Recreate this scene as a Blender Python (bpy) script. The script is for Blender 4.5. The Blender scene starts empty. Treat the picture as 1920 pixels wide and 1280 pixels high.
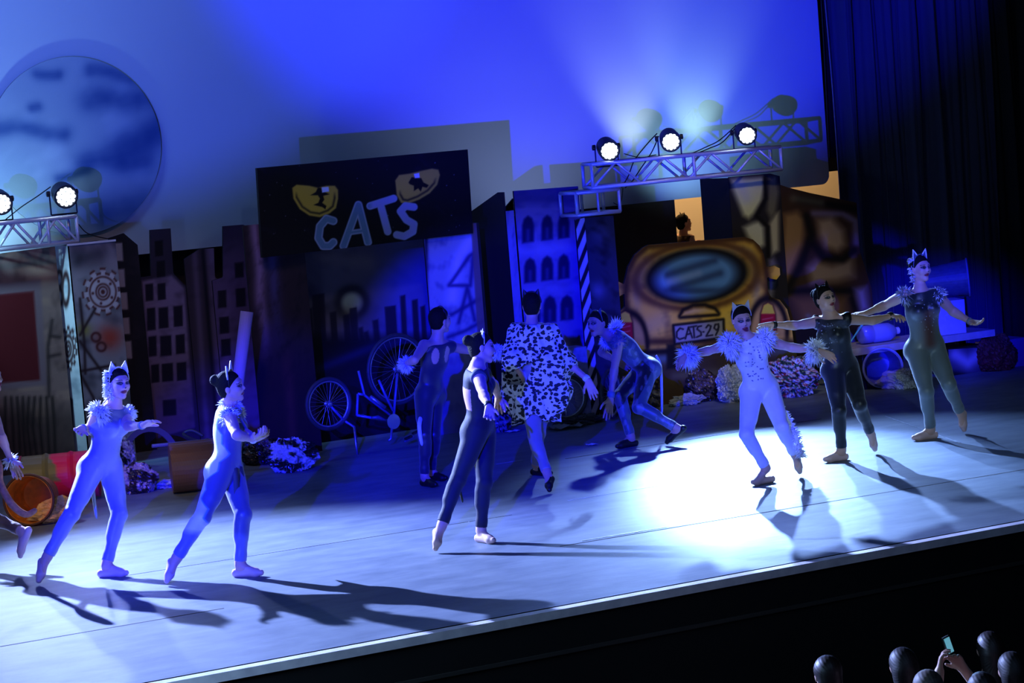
import bpy, bmesh, math, random
import numpy as np
import openvdb as vdb
from mathutils import Vector, Matrix
# ---------------------------------------------------------------- camera
RM = np.array([[0.8891633546, 0.1142225350, -0.4431046618],
               [-0.4504050821, 0.0475417881, -0.8915576484],
               [-0.0807699868, 0.9923169811, 0.0937188260]])   # columns: camera right, up, back
CP = np.array([-6.99105, -13.73278, 3.2]); FP = 4500.0
SC = bpy.context.scene
COL = SC.collection
cam_d = bpy.data.cameras.new('camera'); cam = bpy.data.objects.new('camera', cam_d); COL.objects.link(cam)
cam_d.sensor_width = 36; cam_d.lens = FP / 1920 * 36; cam_d.clip_end = 200; cam_d.clip_start = .1
m4 = Matrix([list(RM[0]) + [CP[0]], list(RM[1]) + [CP[1]], list(RM[2]) + [CP[2]], [0, 0, 0, 1]])
cam.matrix_world = m4
SC.camera = cam
SC.view_settings.view_transform = 'Standard'; SC.view_settings.look = 'None'
SC.view_settings.gamma = 1; SC.view_settings.exposure = 0.0
try: SC.view_settings.use_curve_mapping = False
except Exception: pass
w = bpy.data.worlds.new('world'); SC.world = w; w.use_nodes = True
w.node_tree.nodes['Background'].inputs[0].default_value = (0.15, 0.3, 0.7, 1)
w.node_tree.nodes['Background'].inputs[1].default_value = 0.002
# ---------------------------------------------------------------- lights
def spot(name, loc, tgt, color, W, angle, blend=.5, r=.1):
    l = bpy.data.lights.new(name, 'SPOT'); o = bpy.data.objects.new(name, l); COL.objects.link(o)
    l.color = color; l.energy = W; l.spot_size = math.radians(angle); l.spot_blend = blend; l.shadow_soft_size = r
    o.location = loc; d = Vector(tgt) - Vector(loc); o.rotation_euler = d.to_track_quat('-Z', 'Y').to_euler()
    return o
def area(name, loc, tgt, color, W, sx, sy):
    l = bpy.data.lights.new(name, 'AREA'); o = bpy.data.objects.new(name, l); COL.objects.link(o)
    l.color = color; l.energy = W; l.shape = 'RECTANGLE'; l.size = sx; l.size_y = sy
    o.location = loc; d = Vector(tgt) - Vector(loc); o.rotation_euler = d.to_track_quat('-Z', 'Y').to_euler()
    return o
WHT = (.27, .46, 1.0); LAV = (.33, .44, 1.0); CYA = (.34, .72, 1.0); BLU = (.002, .002, 1.0)
# blue front-of-house projector lights, low at the left of the audience, one high for the bench
def azel(p, az, el, d=20.): return (p[0] + d * math.sin(math.radians(az)), p[1] + d * math.cos(math.radians(az)), p[2] + d * math.tan(math.radians(el)))
PA = (-10.5, -13, 1.15); PB = (-8.6, -13, 5.5)
spot('blue_screen_spot', PA, azel(PA, 36.4, 11.5), BLU, 40000, 21, .4, .05)
spot('blue_screen_spot_left', PA, azel(PA, 24.5, 12.5), (.03, .08, 1.0), 13500, 21, .35, .05)
spot('blue_front_spot', PB, azel(PB, 30.7, -12.2), BLU, 52000, 9.8, .4, .05)
spot('blue_narrow_spot', PA, (3.42, 3.1, .75), BLU, 34000, 4.2, .6, .05)
spot('blue_left_spot', (-10.4, -13, 5.2), (-1.5, 3.3, .9), BLU, 50000, 9, .8, .06)
spot('blue_bench_spot', (-6, -13, 7.6), (8.6, 7.2, .75), BLU, 50000, 5.2, 1, .06)
# back light from the lamps on the right hand truss
spot('truss_lamp_beam_a', (5.20, 8.2, 2.72), (3.8, 3.6, 0), WHT, 500, 52, .8, .05)
spot('truss_lamp_beam_b', (6.00, 8.2, 2.74), (4.45, 3.8, 0), WHT, 9000, 38, .9, .05)
spot('truss_lamp_beam_c', (6.95, 8.2, 2.74), (5.4, 2.4, 0), WHT, 1600, 46, .9, .05)
# back light from the left hand rig, then side, spill and front spots
spot('left_rig_beam', (-3.1, 10.0, 4.0), (-.1, .7, 0), LAV, 27000, 45, .9, .05)
spot('left_truss_beam', (-.35, 9.7, 2.66), (-1.0, 2.0, 0), LAV, 350, 55, .9, .06)
spot('left_wing_spot', (-5.8, 5.6, 3.4), (.2, 2.7, 1.0), WHT, 1100, 20, .8, .08)
spot('left_truss_spill', (-2.1, 9.4, 2.75), (-.2, 10.0, 1.3), CYA, 260, 50, .8, .05)  # extra spot standing in for the left truss lamps' spill on the column
spot('front_right_spot', (-2.5, -12.5, 6.0), (5.1, 3.3, .7), (.6, .86, .95), 2000, 13, .7, .1)
spot('warm_prop_fill', (-6.5, 2.5, 5.5), (-1.3, 6.9, .2), (1.0, .70, .42), 700, 17, .8, .1)  # added warm fill to brighten the bucket and barrel, no lamp there
# screen wash: unseen spots for uplights, spill and bounce around the screen
spot('screen_wash_right', (7.9, 10.6, 2.0), (8.3, 11.6, 3.0), CYA, 40, 110, 1, .1)
spot('screen_uplight_a', (7.45, 11.2, 2.2), (7.35, 11.55, 4.2), (.62, .80, 1.0), 62, 62, .9, .06)
spot('screen_uplight_b', (8.25, 11.2, 2.25), (8.45, 11.55, 4.2), (.50, .85, .95), 58, 66, .9, .06)
spot('scenery_fill_mid', (.4, 1.5, 6.5), (2.6, 8.4, 2.2), (.85, .9, .8), 150, 22, .8, .3)  # added neutral fill to lift the signboard, no lamp there
spot('screen_wash_mid', (5.9, 9.9, 1.3), (5.9, 11.6, 4.0), (.34, .46, .95), 80, 100, 1, .1)
spot('screen_bounce_left', (-.6, 10.6, 2.0), (-.7, 11.5, 3.0), CYA, 85, 120, 1, .1)  # added spot standing in for lamp bounce around the moon
area('screen_fill_top', (-2.0, 8.6, 6.4), (-1.0, 11.6, 3.8), (.16, .34, 1.0), 70, 2, .6)  # added unseen overhead fill, colours the left of the screen
# added bluish front fill, added warm fills for the scenery, and the corridor light
area('front_fill', (-1.0, -7, 6.0), (5, 8, 1), (.28, .5, 1.0), 55, 3, 2)
spot('scenery_fill_right', (4.6, 2.2, 6.5), (6.9, 8.5, .75), (1.0, .86, .64), 560, 28, .9, .3)
spot('scenery_fill_left', (-1.6, 3.0, 6.5), (.2, 9.9, .55), (1.0, .66, .78), 300, 36, .9, .3)
area('corridor_light', (9.9, 14.2, 4.4), (9.9, 15.0, 1.8), (1.0, .58, .24), 230, 4.0, .3)
# ---------------------------------------------------------------- projection helpers
def ray(u, v): return RM @ np.array([u - 960., 640. - v, -FP])
def G(u, v, z=0.):
    d = ray(u, v); return CP + d * ((z - CP[2]) / d[2])
def VY(u, v, Y):
    d = ray(u, v); return CP + d * ((Y - CP[1]) / d[1])
def VX(u, v, X):
    d = ray(u, v); return CP + d * ((X - CP[0]) / d[0])
def proj(p):
    q = (np.asarray(p) - CP) @ RM
    return 960 + FP * q[..., 0] / -q[..., 2], 640 - FP * q[..., 1] / -q[..., 2]
# ---------------------------------------------------------------- materials
def s2l(c):
    c = np.asarray(c, float); return np.where(c <= .04045, c / 12.92, ((c + .055) / 1.055) ** 2.4)
def mat(name, rgb, rough=.6, metal=0., emit=0., spec=.5, noise=0., nscale=20., bump=0., sheen=0., alpha=1., trans=0.):
    m = bpy.data.materials.new(name); m.use_nodes = True; nt = m.node_tree; b = nt.nodes['Principled BSDF']
    c = tuple(s2l([x / 255 for x in rgb])) + (1,)
    b.inputs['Base Color'].default_value = c; b.inputs['Roughness'].default_value = rough
    b.inputs['Metallic'].default_value = metal; b.inputs['Specular IOR Level'].default_value = spec
    if sheen: b.inputs['Sheen Weight'].default_value = sheen
    if alpha < 1: b.inputs['Alpha'].default_value = alpha
    if trans: b.inputs['Transmission Weight'].default_value = trans
    if emit:
        b.inputs['Emission Color'].default_value = c; b.inputs['Emission Strength'].default_value = emit
    if noise or bump:
        tc = nt.nodes.new('ShaderNodeTexCoord'); n = nt.nodes.new('ShaderNodeTexNoise'); n.inputs['Scale'].default_value = nscale
        n.inputs['Detail'].default_value = 6
        nt.links.new(tc.outputs['Object'], n.inputs['Vector'])
        if noise:
            r = nt.nodes.new('ShaderNodeValToRGB'); r.color_ramp.elements[0].position = .3; r.color_ramp.elements[1].position = .7
            r.color_ramp.elements[0].color = tuple(x * (1 - noise) for x in c[:3]) + (1,)
            r.color_ramp.elements[1].color = tuple(min(1, x * (1 + noise)) for x in c[:3]) + (1,)
            nt.links.new(n.outputs['Fac'], r.inputs['Fac']); nt.links.new(r.outputs['Color'], b.inputs['Base Color'])
        if bump:
            bp = nt.nodes.new('ShaderNodeBump'); bp.inputs['Strength'].default_value = bump; bp.inputs['Distance'].default_value = .01
            nt.links.new(n.outputs['Fac'], bp.inputs['Height']); nt.links.new(bp.outputs['Normal'], b.inputs['Normal'])
    return m
def matcol(name, rough=.6, spec=.4, bump=0., sheen=0., metal=0., nscale=60., noise=.0):
    m = bpy.data.materials.new(name); m.use_nodes = True; nt = m.node_tree; b = nt.nodes['Principled BSDF']
    a = nt.nodes.new('ShaderNodeVertexColor'); a.layer_name = 'col'
    src = a.outputs['Color']
    tc = nt.nodes.new('ShaderNodeTexCoord'); n = nt.nodes.new('ShaderNodeTexNoise'); n.inputs['Scale'].default_value = nscale; n.inputs['Detail'].default_value = 5
    nt.links.new(tc.outputs['Object'], n.inputs['Vector'])
    if noise:
        mr = nt.nodes.new('ShaderNodeMapRange'); mr.inputs[3].default_value = 1 - noise; mr.inputs[4].default_value = 1 + noise
        nt.links.new(n.outputs['Fac'], mr.inputs[0])
        mx = nt.nodes.new('ShaderNodeVectorMath'); mx.operation = 'SCALE'
        nt.links.new(src, mx.inputs[0]); nt.links.new(mr.outputs[0], mx.inputs['Scale']); src = mx.outputs[0]
    nt.links.new(src, b.inputs['Base Color'])
    b.inputs['Roughness'].default_value = rough; b.inputs['Specular IOR Level'].default_value = spec; b.inputs['Metallic'].default_value = metal
    if sheen: b.inputs['Sheen Weight'].default_value = sheen
    if bump:
        bp = nt.nodes.new('ShaderNodeBump'); bp.inputs['Strength'].default_value = bump; bp.inputs['Distance'].default_value = .01
        nt.links.new(n.outputs['Fac'], bp.inputs['Height']); nt.links.new(bp.outputs['Normal'], b.inputs['Normal'])
    return m
# ---------------------------------------------------------------- object helpers
def tag(o, label=None, cat=None, group=None, kind=None):
    if label: o['label'] = label
    if cat: o['category'] = cat
    if group: o['group'] = group
    if kind: o['kind'] = kind
    return o
def empty(name, loc, label=None, cat=None, group=None, rz=0.):
    o = bpy.data.objects.new(name, None); COL.objects.link(o); o.location = loc; o.rotation_euler = (0, 0, rz); o.empty_display_size = .1
    return tag(o, label, cat, group)
def mesh(name, V, F, m, parent=None, origin=None, smooth=False, cols=None, local=False):
    V = np.asarray(V, float).reshape(-1, 3)
    if origin is None:
        origin = np.zeros(3) if parent is not None else np.array([V[:, 0].mean(), V[:, 1].mean(), V[:, 2].min()])
    off = np.array(parent.location) if (parent is not None and not local) else np.zeros(3)
    if parent is not None and parent.parent is not None and not local: off = off + np.array(parent.parent.location)
    o0 = np.asarray(origin, float)
    me = bpy.data.meshes.new(name)
    if isinstance(F, np.ndarray): F = F.tolist()
    me.from_pydata((V - o0 - off).tolist(), [], F)
    if smooth: me.shade_smooth()
    if cols is not None:
        a = me.color_attributes.new('col', 'FLOAT_COLOR', 'POINT')
        cc = np.ones((len(V), 4)); cc[:, :3] = s2l(np.clip(cols, 0, 1)); a.data.foreach_set('color', cc.ravel())
    me.materials.append(m)
    o = bpy.data.objects.new(name, me); COL.objects.link(o)
    o.location = o0
    if parent is not None: o.parent = parent
    return o
class MB:
    def __init__(s): s.V = []; s.F = []
    def add(s, V, F):
        n = len(s.V); s.V += [tuple(map(float, p)) for p in V]; s.F += [tuple(int(i) + n for i in f) for f in F]; return s
    def box(s, a, b):
        x0, y0, z0 = a; x1, y1, z1 = b
        return s.add([(x0,y0,z0),(x1,y0,z0),(x1,y1,z0),(x0,y1,z0),(x0,y0,z1),(x1,y0,z1),(x1,y1,z1),(x0,y1,z1)],
                     [(0,3,2,1),(4,5,6,7),(0,1,5,4),(1,2,6,5),(2,3,7,6),(3,0,4,7)])
    def tube(s, pts, r, n=8, caps=True):
        pts = [np.asarray(p, float) for p in pts]
        rr = r if hasattr(r, '__len__') else [r] * len(pts)
        V = []; F = []; up = np.array([0, 0, 1.])
        pn = None
        for i, p in enumerate(pts):
            t = pts[min(i + 1, len(pts) - 1)] - pts[max(i - 1, 0)]; t = t / (np.linalg.norm(t) + 1e-9)
            if pn is None:
                a = np.cross(t, up)
                if np.linalg.norm(a) < .1: a = np.cross(t, [1, 0, 0])
            else: a = pn - t * np.dot(pn, t)
            a = a / np.linalg.norm(a); pn = a; b = np.cross(t, a)
            for k in range(n):
                th = 2 * math.pi * k / n; V.append(p + rr[i] * (math.cos(th) * a + math.sin(th) * b))
        for i in range(len(pts) - 1):
            for k in range(n):
                k2 = (k + 1) % n; F.append((i*n+k, i*n+k2, (i+1)*n+k2, (i+1)*n+k))
        if caps: F.append(tuple(range(n))[::-1]); F.append(tuple(range((len(pts)-1)*n, len(pts)*n)))
        return s.add(V, F)
    def lathe(s, o, ax, prof, n=24, caps=True):
        o = np.asarray(o, float); ax = np.asarray(ax, float); ax = ax / np.linalg.norm(ax)
        a = np.cross(ax, [0, 0, 1]);
        if np.linalg.norm(a) < .1: a = np.cross(ax, [1, 0, 0])
        a = a / np.linalg.norm(a); b = np.cross(ax, a); V = []; F = []
        for h, r in prof:
            for k in range(n):
                th = 2 * math.pi * k / n; V.append(o + ax * h + r * (math.cos(th) * a + math.sin(th) * b))
        for i in range(len(prof) - 1):
            for k in range(n):
                k2 = (k + 1) % n; F.append((i*n+k, i*n+k2, (i+1)*n+k2, (i+1)*n+k))
        if caps: F.append(tuple(range(n))[::-1]); F.append(tuple(range((len(prof)-1)*n, len(prof)*n)))
        return s.add(V, F)
    def obox(s, o, ex, ey, ez):
        o, ex, ey, ez = [np.asarray(q, float) for q in (o, ex, ey, ez)]
        V = [o, o+ex, o+ex+ey, o+ey, o+ez, o+ex+ez, o+ex+ey+ez, o+ey+ez]
        return s.add(V, [(0,3,2,1),(4,5,6,7),(0,1,5,4),(1,2,6,5),(2,3,7,6),(3,0,4,7)])
    def build(s, name, m, parent=None, smooth=False, origin=None, cols=None): return mesh(name, s.V, s.F, m, parent, origin, smooth, cols)
# ---------------------------------------------------------------- 2-D paint brushes (all in the tracing frame of the reference view)
def sd_seg(u, v, a, b):
    ax, ay = a; bx, by = b; dx, dy = bx - ax, by - ay
    t = np.clip(((u - ax) * dx + (v - ay) * dy) / (dx * dx + dy * dy + 1e-9), 0, 1)
    return np.hypot(u - ax - t * dx, v - ay - t * dy)
def sd_line(u, v, pts):
    d = np.full(np.shape(u), 1e9)
    for a, b in zip(pts[:-1], pts[1:]): d = np.minimum(d, sd_seg(u, v, a, b))
    return d
def inside(u, v, pts):
    r = np.zeros(np.shape(u), bool); n = len(pts)
    for i in range(n):
        x0, y0 = pts[i]; x1, y1 = pts[(i + 1) % n]
        if y0 == y1: continue
        c = ((y0 > v) != (y1 > v)) & (u < (x1 - x0) * (v - y0) / (y1 - y0) + x0); r ^= c
    return r
def sd_poly(u, v, pts):
    d = sd_line(u, v, list(pts) + [pts[0]]); return np.where(inside(u, v, pts), -d, d)
def sd_ell(u, v, c, a, b, rot=0.):
    t = math.radians(rot); x = (u - c[0]) * math.cos(t) + (v - c[1]) * math.sin(t); y = -(u - c[0]) * math.sin(t) + (v - c[1]) * math.cos(t)
    k = np.hypot(x / a, y / b); return (k - 1) * min(a, b)
def soft(d, w): return np.clip(.5 - d / (2 * w), 0, 1) ** 1 * 1.
def mixc(c, col, al):
    col = np.array(col, float) / 255; al = np.asarray(al)[..., None]; return c * (1 - al) + col * al
def fnoise(u, v, s, seed=0):
    rs = np.random.RandomState(seed); out = np.zeros(np.shape(u)); amp = 1; tot = 0
    for o in range(3):
        for k in range(4):
            th = rs.rand() * 6.28; ph = rs.rand() * 6.28; f = (2 ** o) / s * (.7 + .6 * rs.rand())
            out = out + amp * np.sin((u * math.cos(th) + v * math.sin(th)) * f * 6.28 + ph + 1.5 * np.sin(v * f * 2 + ph)); tot += amp
        amp *= .6
    return out / tot * 1.6
# ---------------------------------------------------------------- painted flat cut from sheet
def panel(name, pts, m, paint, parent=None, origin_pt=None, ex=None, ez=None, cell=.014, th=.025, un=None):
    """pts: outline as 3-D points lying on one vertical plane"""
    P = np.array(pts, float); o = P[0] if origin_pt is None else np.asarray(origin_pt, float)
    ex = np.array([1., 0, 0]) if ex is None else np.asarray(ex, float); ez = np.array([0, 0, 1.]) if ez is None else np.asarray(ez, float)
    nrm = np.cross(ex, ez)  # points towards the audience for ex=+X
    q = np.stack([(P - o) @ ex, (P - o) @ ez], 1)
    x0, z0 = q.min(0) - cell; x1, z1 = q.max(0) + cell
    nx = int((x1 - x0) / cell) + 2; nz = int((z1 - z0) / cell) + 2
    gx, gz = np.meshgrid(x0 + np.arange(nx) * cell, z0 + np.arange(nz) * cell, indexing='ij')
    poly = [tuple(t) for t in q]
    ins = inside(gx, gz, poly)
    cells = ins[:-1, :-1] | ins[1:, :-1] | ins[:-1, 1:] | ins[1:, 1:]
    # snap outside corners onto the outline
    A = q; B = np.roll(q, -1, 0)
    oi = np.argwhere(~ins); need = np.zeros_like(ins)
    need[:-1, :-1] |= cells; need[1:, :-1] |= cells; need[:-1, 1:] |= cells; need[1:, 1:] |= cells
    sel = need & ~ins
    px = gx[sel]; pz = gz[sel]
    best = np.full(px.shape, 1e9); bx = px.copy(); bz = pz.copy()
    for a, b in zip(A, B):
        d = b - a; L = (d ** 2).sum() + 1e-12
        t = np.clip(((px - a[0]) * d[0] + (pz - a[1]) * d[1]) / L, 0, 1)
        cx = a[0] + t * d[0]; cz = a[1] + t * d[1]; dd = np.hypot(px - cx, pz - cz); k = dd < best
        best[k] = dd[k]; bx[k] = cx[k]; bz[k] = cz[k]
    gx = gx.copy(); gz = gz.copy(); gx[sel] = bx; gz[sel] = bz
    idx = -np.ones(ins.shape, int); idx[need] = np.arange(need.sum())
    X = gx[need]; Z = gz[need]; V = o + X[:, None] * ex + Z[:, None] * ez
    ci, cj = np.nonzero(cells)
    F = np.stack([idx[ci, cj], idx[ci + 1, cj], idx[ci + 1, cj + 1], idx[ci, cj + 1]], 1).tolist()
    u, v = proj(V); cols = paint(u, v)
    n = len(V); k = len(q); fr = o + q[:, :1] * ex + q[:, 1:] * ez; bk = fr - nrm * th
    Vall = np.concatenate([V, fr, bk]); call = np.concatenate([cols, np.full((2 * k, 3), .10)])
    F.append([n + k + i for i in range(k)]); 
    for i in range(k): F.append([n + i, n + (i + 1) % k, n + k + (i + 1) % k, n + k + i])
    return mesh(name, Vall, F, m, parent, cols=call)
# ================================================================ the setting
mblack = mat('black_paint', (14, 14, 16), .7)
mfloor = bpy.data.materials.new('dance_floor'); mfloor.use_nodes = True
nt = mfloor.node_tree; b = nt.nodes['Principled BSDF']
tc = nt.nodes.new('ShaderNodeTexCoord')
n1 = nt.nodes.new('ShaderNodeTexNoise'); n1.inputs['Scale'].default_value = 2.2; n1.inputs['Detail'].default_value = 8; n1.inputs['Roughness'].default_value = .65
mp = nt.nodes.new('ShaderNodeMapping'); mp.inputs['Scale'].default_value = (1.3, 3.6, 1)
n2 = nt.nodes.new('ShaderNodeTexNoise'); n2.inputs['Scale'].default_value = 1.6; n2.inputs['Detail'].default_value = 5
nt.links.new(tc.outputs['Object'], n1.inputs['Vector']); nt.links.new(tc.outputs['Object'], mp.inputs['Vector']); nt.links.new(mp.outputs[0], n2.inputs['Vector'])
ad = nt.nodes.new('ShaderNodeMath'); ad.operation = 'ADD'; nt.links.new(n1.outputs['Fac'], ad.inputs[0]); nt.links.new(n2.outputs['Fac'], ad.inputs[1])
r = nt.nodes.new('ShaderNodeMapRange'); r.inputs[1].default_value = .7; r.inputs[2].default_value = 1.35
nt.links.new(ad.outputs[0], r.inputs[0])
cr = nt.nodes.new('ShaderNodeValToRGB'); cr.color_ramp.elements[0].color = (.11, .145, .19, 1); cr.color_ramp.elements[1].color = (.21, .255, .31, 1)
nt.links.new(r.outputs[0], cr.inputs[0]); nt.links.new(cr.outputs[0], b.inputs['Base Color'])
b.inputs['Roughness'].default_value = .5; b.inputs['Specular IOR Level'].default_value = .45
bp = nt.nodes.new('ShaderNodeBump'); bp.inputs['Strength'].default_value = .22; bp.inputs['Distance'].default_value = .02
nt.links.new(ad.outputs[0], bp.inputs['Height']); nt.links.new(bp.outputs[0], b.inputs['Normal'])
# floor sheet, gently rippled vinyl laid over the boards
nx, ny = 260, 190
gx, gy = np.meshgrid(np.linspace(-9, 17, nx), np.linspace(0.0, 17.5, ny), indexing='ij')
V = np.stack([gx, gy, np.zeros_like(gx)], -1).reshape(-1, 3)
ii, jj = np.meshgrid(np.arange(nx - 1), np.arange(ny - 1), indexing='ij'); a = (ii * ny + jj).ravel()
F = np.stack([a, a + ny, a + ny + 1, a + 1], 1)
tag(mesh('floor', V, F, mfloor, smooth=True, origin=(0, 0, 0)), kind='structure')
mb = MB().box((-9, -.10, -.06), (17, -.015, -.003)); tag(mb.build('trim_1', mat('stage_edge_strip', (240, 235, 245), .5, noise=.15, nscale=9), origin=(0, 0, 0)), kind='structure')
mb = MB().box((-9, -.02, -.05), (17, 0, -.018)); tag(mb.build('trim_2', mblack, origin=(0, 0, 0)), kind='structure')
mfas = mat('stage_front_black', (12, 12, 11), .8, noise=.3, nscale=6)
tag(MB().box((-9, -.08, -1.3), (17, .1, -.061)).build('wall_front', mfas, origin=(0, 0, 0)), kind='structure')
tag(MB().box((-9, -.095, -.30), (17, -.075, -.275)).build('trim_3', mat('stage_front_ledge', (58, 56, 52), .6), origin=(0, 0, 0)), kind='structure')
tag(MB().box((-14, -16, -1.32), (20, .1, -1.3)).build('floor_2', mfas, origin=(0, 0, 0)), kind='structure')
# seam tape on the floor
mtape = mat('seam_tape', (165, 175, 185), .35, noise=.5, nscale=14); mseam = mat('seam_gap', (14, 18, 24), .8)
def seam(p, q, w, m, z=.0015, parts=1, lab=None, broken=.0):
    A = G(*p); B = G(*q); d = B - A; L = np.linalg.norm(d); d /= L; nn = np.array([-d[1], d[0], 0]); mb = MB(); rs = random.Random(int(p[0]))
    x = 0
    while x < L:
        l = min(L - x, rs.uniform(.15, .9))
        if rs.random() > broken:
            a = A + d * x; c = A + d * (x + l); ww = w * rs.uniform(.6, 1.2)
            mb.add([a - nn * ww, c - nn * ww, c + nn * ww, a + nn * ww, a - nn * ww + [0,0,z], c - nn * ww + [0,0,z], c + nn * ww + [0,0,z], a + nn * ww + [0,0,z]],
                   [(0,1,5,4),(1,2,6,5),(2,3,7,6),(3,0,4,7),(4,5,6,7)])
        x += l
    return tag(mb.build('floor_tape', m), lab, 'tape', 'strips of tape along the floor seams')
seam((0, 1012), (960, 960), .004, mseam, lab='thin dark seam running across the stage behind the striped dancer') if 0 else None
seam((880, 968), (1400, 884), .006, mtape, broken=.35, lab='broken pale tape seam crossing the shadow of the bent dancer')
seam((1050, 1024), (1920, 880), .009, mseam, lab='dark floor seam passing in front of the white cat dancer')
seam((1090, 1014), (1250, 988), .011, mtape, z=.003, lab='short bright strip of tape between black dancer and bright pool of light')
seam((1060, 860), (1540, 785), .009, mseam, lab='dark seam across the floor behind the white cat dancer')
seam((0, 1212), (420, 1140), .009, mseam, lab='dark dashed seam in front of the two left dancers')
seam((230, 1080), (960, 965), .004, mseam, lab='thin seam between the feet of the two left dancers')
seam((1660, 780), (1800, 830), .007, mtape, z=.002, broken=.1, lab='pale diagonal tape beside the planted foot of grey dancer')
seam((560, 1026), (880, 978), .007, mtape, broken=.2, lab='pale scuffed tape line left of the black dancer')
seam((930, 870), (980, 862), .006, mtape, z=.002, lab='small white tape piece on dark floor beside leopard coat')
# back wall with a doorway to the lit corridor
mwall = mat('back_wall_paint', (74, 66, 66), .85, noise=.12, nscale=3)
dx0 = VY(1270, 450, 12.2)[0]; dx1 = 13.2; dz = VY(1560, 321, 12.2)[2]
mb = MB().box((-9, 12.2, 0), (dx0, 12.4, 7)).box((dx0, 12.2, dz), (dx1, 12.4, 7)).box((dx1, 12.2, 0), (17, 12.4, 7))
tag(mb.build('wall_back', mwall, origin=(0, 12.2, 0)), kind='structure')
tag(MB().box((7.0, 15, 0), (16.5, 15.2, 5)).build('wall_corridor', mat('corridor_cream', (235, 225, 205), .9), origin=(0, 15, 0)), kind='structure')
mb = MB().tube([VY(1354, 372, 14.9), VY(1354, 452, 14.9)], .008); tag(mb.build('trim_4', mblack), kind='structure')
# big screen with rounded corner
msc = mat('projection_screen', (225, 228, 235), .85)
zb = 2.01; x1 = VY(1555, 335, 11.6)[0]; pts = [(-4, zb)]
for k in range(9):
    t = math.pi / 2 * k / 8; pts.append((x1 - .12 + .12 * math.sin(t), zb + .12 - .12 * math.cos(t)))
pts += [(x1 + .0, 6.2), (-4, 6.2)]; n = len(pts)
V = [(x, 11.6, z) for x, z in pts] + [(x, 11.63, z) for x, z in pts]
F = [tuple(range(n)), tuple(range(2 * n - 1, n - 1, -1))] + [(i, i + n, (i + 1) % n + n, (i + 1) % n) for i in range(n)]
sc_o = tag(mesh('projection_screen', V, F, msc, origin=(3, 11.6, zb)), 'huge pale projection screen with rounded corner across the back of the stage', 'screen')
# ---------------------------------------------------------------- curtains
def curtain(name, x0, x1, Y, z0, z1, m, seed, amp=.10, n=700, lab=None, wave=.30, lean=0.):
    rs = np.random.RandomState(seed); xs = np.linspace(x0, x1, n); zs = np.linspace(z0, z1, 14)
    ph = np.cumsum(rs.uniform(.6, 1.4, n)) * (xs[1] - xs[0]) / wave * 6.28
    am = amp * (0.6 + .4 * np.sin(xs * 5.3 + seed))
    V = []
    for z in zs:
        k = (z - z0) / (z1 - z0)
        V.append(np.stack([xs - lean * k + .02 * np.sin(xs * 9 + z), Y + am * np.sin(ph + .25 * math.sin(z * 1.3)) * (.75 + .25 * k) + .02 * np.sin(ph * 2.7), np.full(n, z)], 1))
    V = np.concatenate(V); F = []
    for j in range(13):
        a = np.arange(n - 1) + j * n; F += np.stack([a, a + 1, a + n + 1, a + n], 1).tolist()
    o = mesh(name, V, F, m, smooth=True); md = o.modifiers.new('thick', 'SOLIDIFY'); md.thickness = .006
    return tag(o, lab, 'curtain')
mcur = mat('blue_black_velvet', (60, 60, 84), .8, sheen=.3); mcur2 = mat('black_velvet', (16, 16, 18), .9)
curtain('stage_curtain', VY(1573, 330, 9.6)[0], 13.4, 9.6, .02, 7, mcur, 3, lab='tall dark pleated velvet curtain right of the projection screen')
curtain('stage_curtain', VY(1872, 330, 8.2)[0], 14.5, 8.2, .02, 7, mcur2, 8, lab='black wing curtain at the far right edge')
curtain('stage_curtain', VY(1546, 100, 11.2)[0], VY(1640, 100, 11.2)[0], 11.2, 2.35, 7, mcur2, 5, lab='narrow black drape between screen edge and pleated curtain')
# ================================================================ painted scenery
mp_ = matcol('scenery_paint', .75, .25, bump=.15, nscale=90, noise=.06)
def up(l, Y): return [VY(u, v, Y) for u, v in l]
def close(l, Y):
    P = up(l, Y); a = P[0].copy(); b2 = P[-1].copy(); a[2] = 0; b2[2] = 0
    return [a] + P + [b2]          # left foot, top outline left to right, right foot
def base(P): P = np.array(P); return (float(P[:, 0].mean()), float(P[:, 1].mean()), 0.)
# painted moon disc
def pt_moon(u, v):
    c = np.ones(u.shape + (3,)) * np.array([178, 190, 205]) / 255
    c = mixc(c, (215, 222, 230), np.clip(fnoise(u, v, 150, 4), 0, 1) * .7)
    for (a, b2, w_) in [((0, 242), (120, 248), 13), ((170, 190), (290, 180), 20), ((170, 135), (260, 142), 12), ((245, 265), (300, 235), 22),
                       ((160, 305), (270, 300), 16), ((225, 285), (292, 255), 20), ((70, 140), (110, 135), 9), ((190, 410), (270, 380), 26), ((60, 205), (72, 200), 8), ((110, 330), (165, 322), 8)]:
        d = sd_seg(u, v + 5 * np.sin(u / 23), a, b2); c = mixc(c, (60, 92, 150), np.exp(-(d / (w_ * 1.25)) ** 2) * (.72 + .14 * fnoise(u, v, 60, 6)))
    return c
ctr = VY(143, 272, 11.52); rad = (VY(143, 105, 11.52)[2] - VY(150, 440, 11.52)[2]) / 2
cz = (VY(150, 105, 11.52)[2] + VY(150, 440, 11.52)[2]) / 2; cx = VY(302, 268, 11.52)[0] - rad
moonpts = [(cx + rad * math.cos(t), 11.52, cz + rad * math.sin(t)) for t in np.linspace(0, 2 * math.pi, 96, endpoint=False)]
tag(panel('painted_moon', moonpts, mp_, pt_moon, cell=.03, th=.02), 'large round painted cloudy moon hanging against the screen at left', 'stage decoration')
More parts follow.
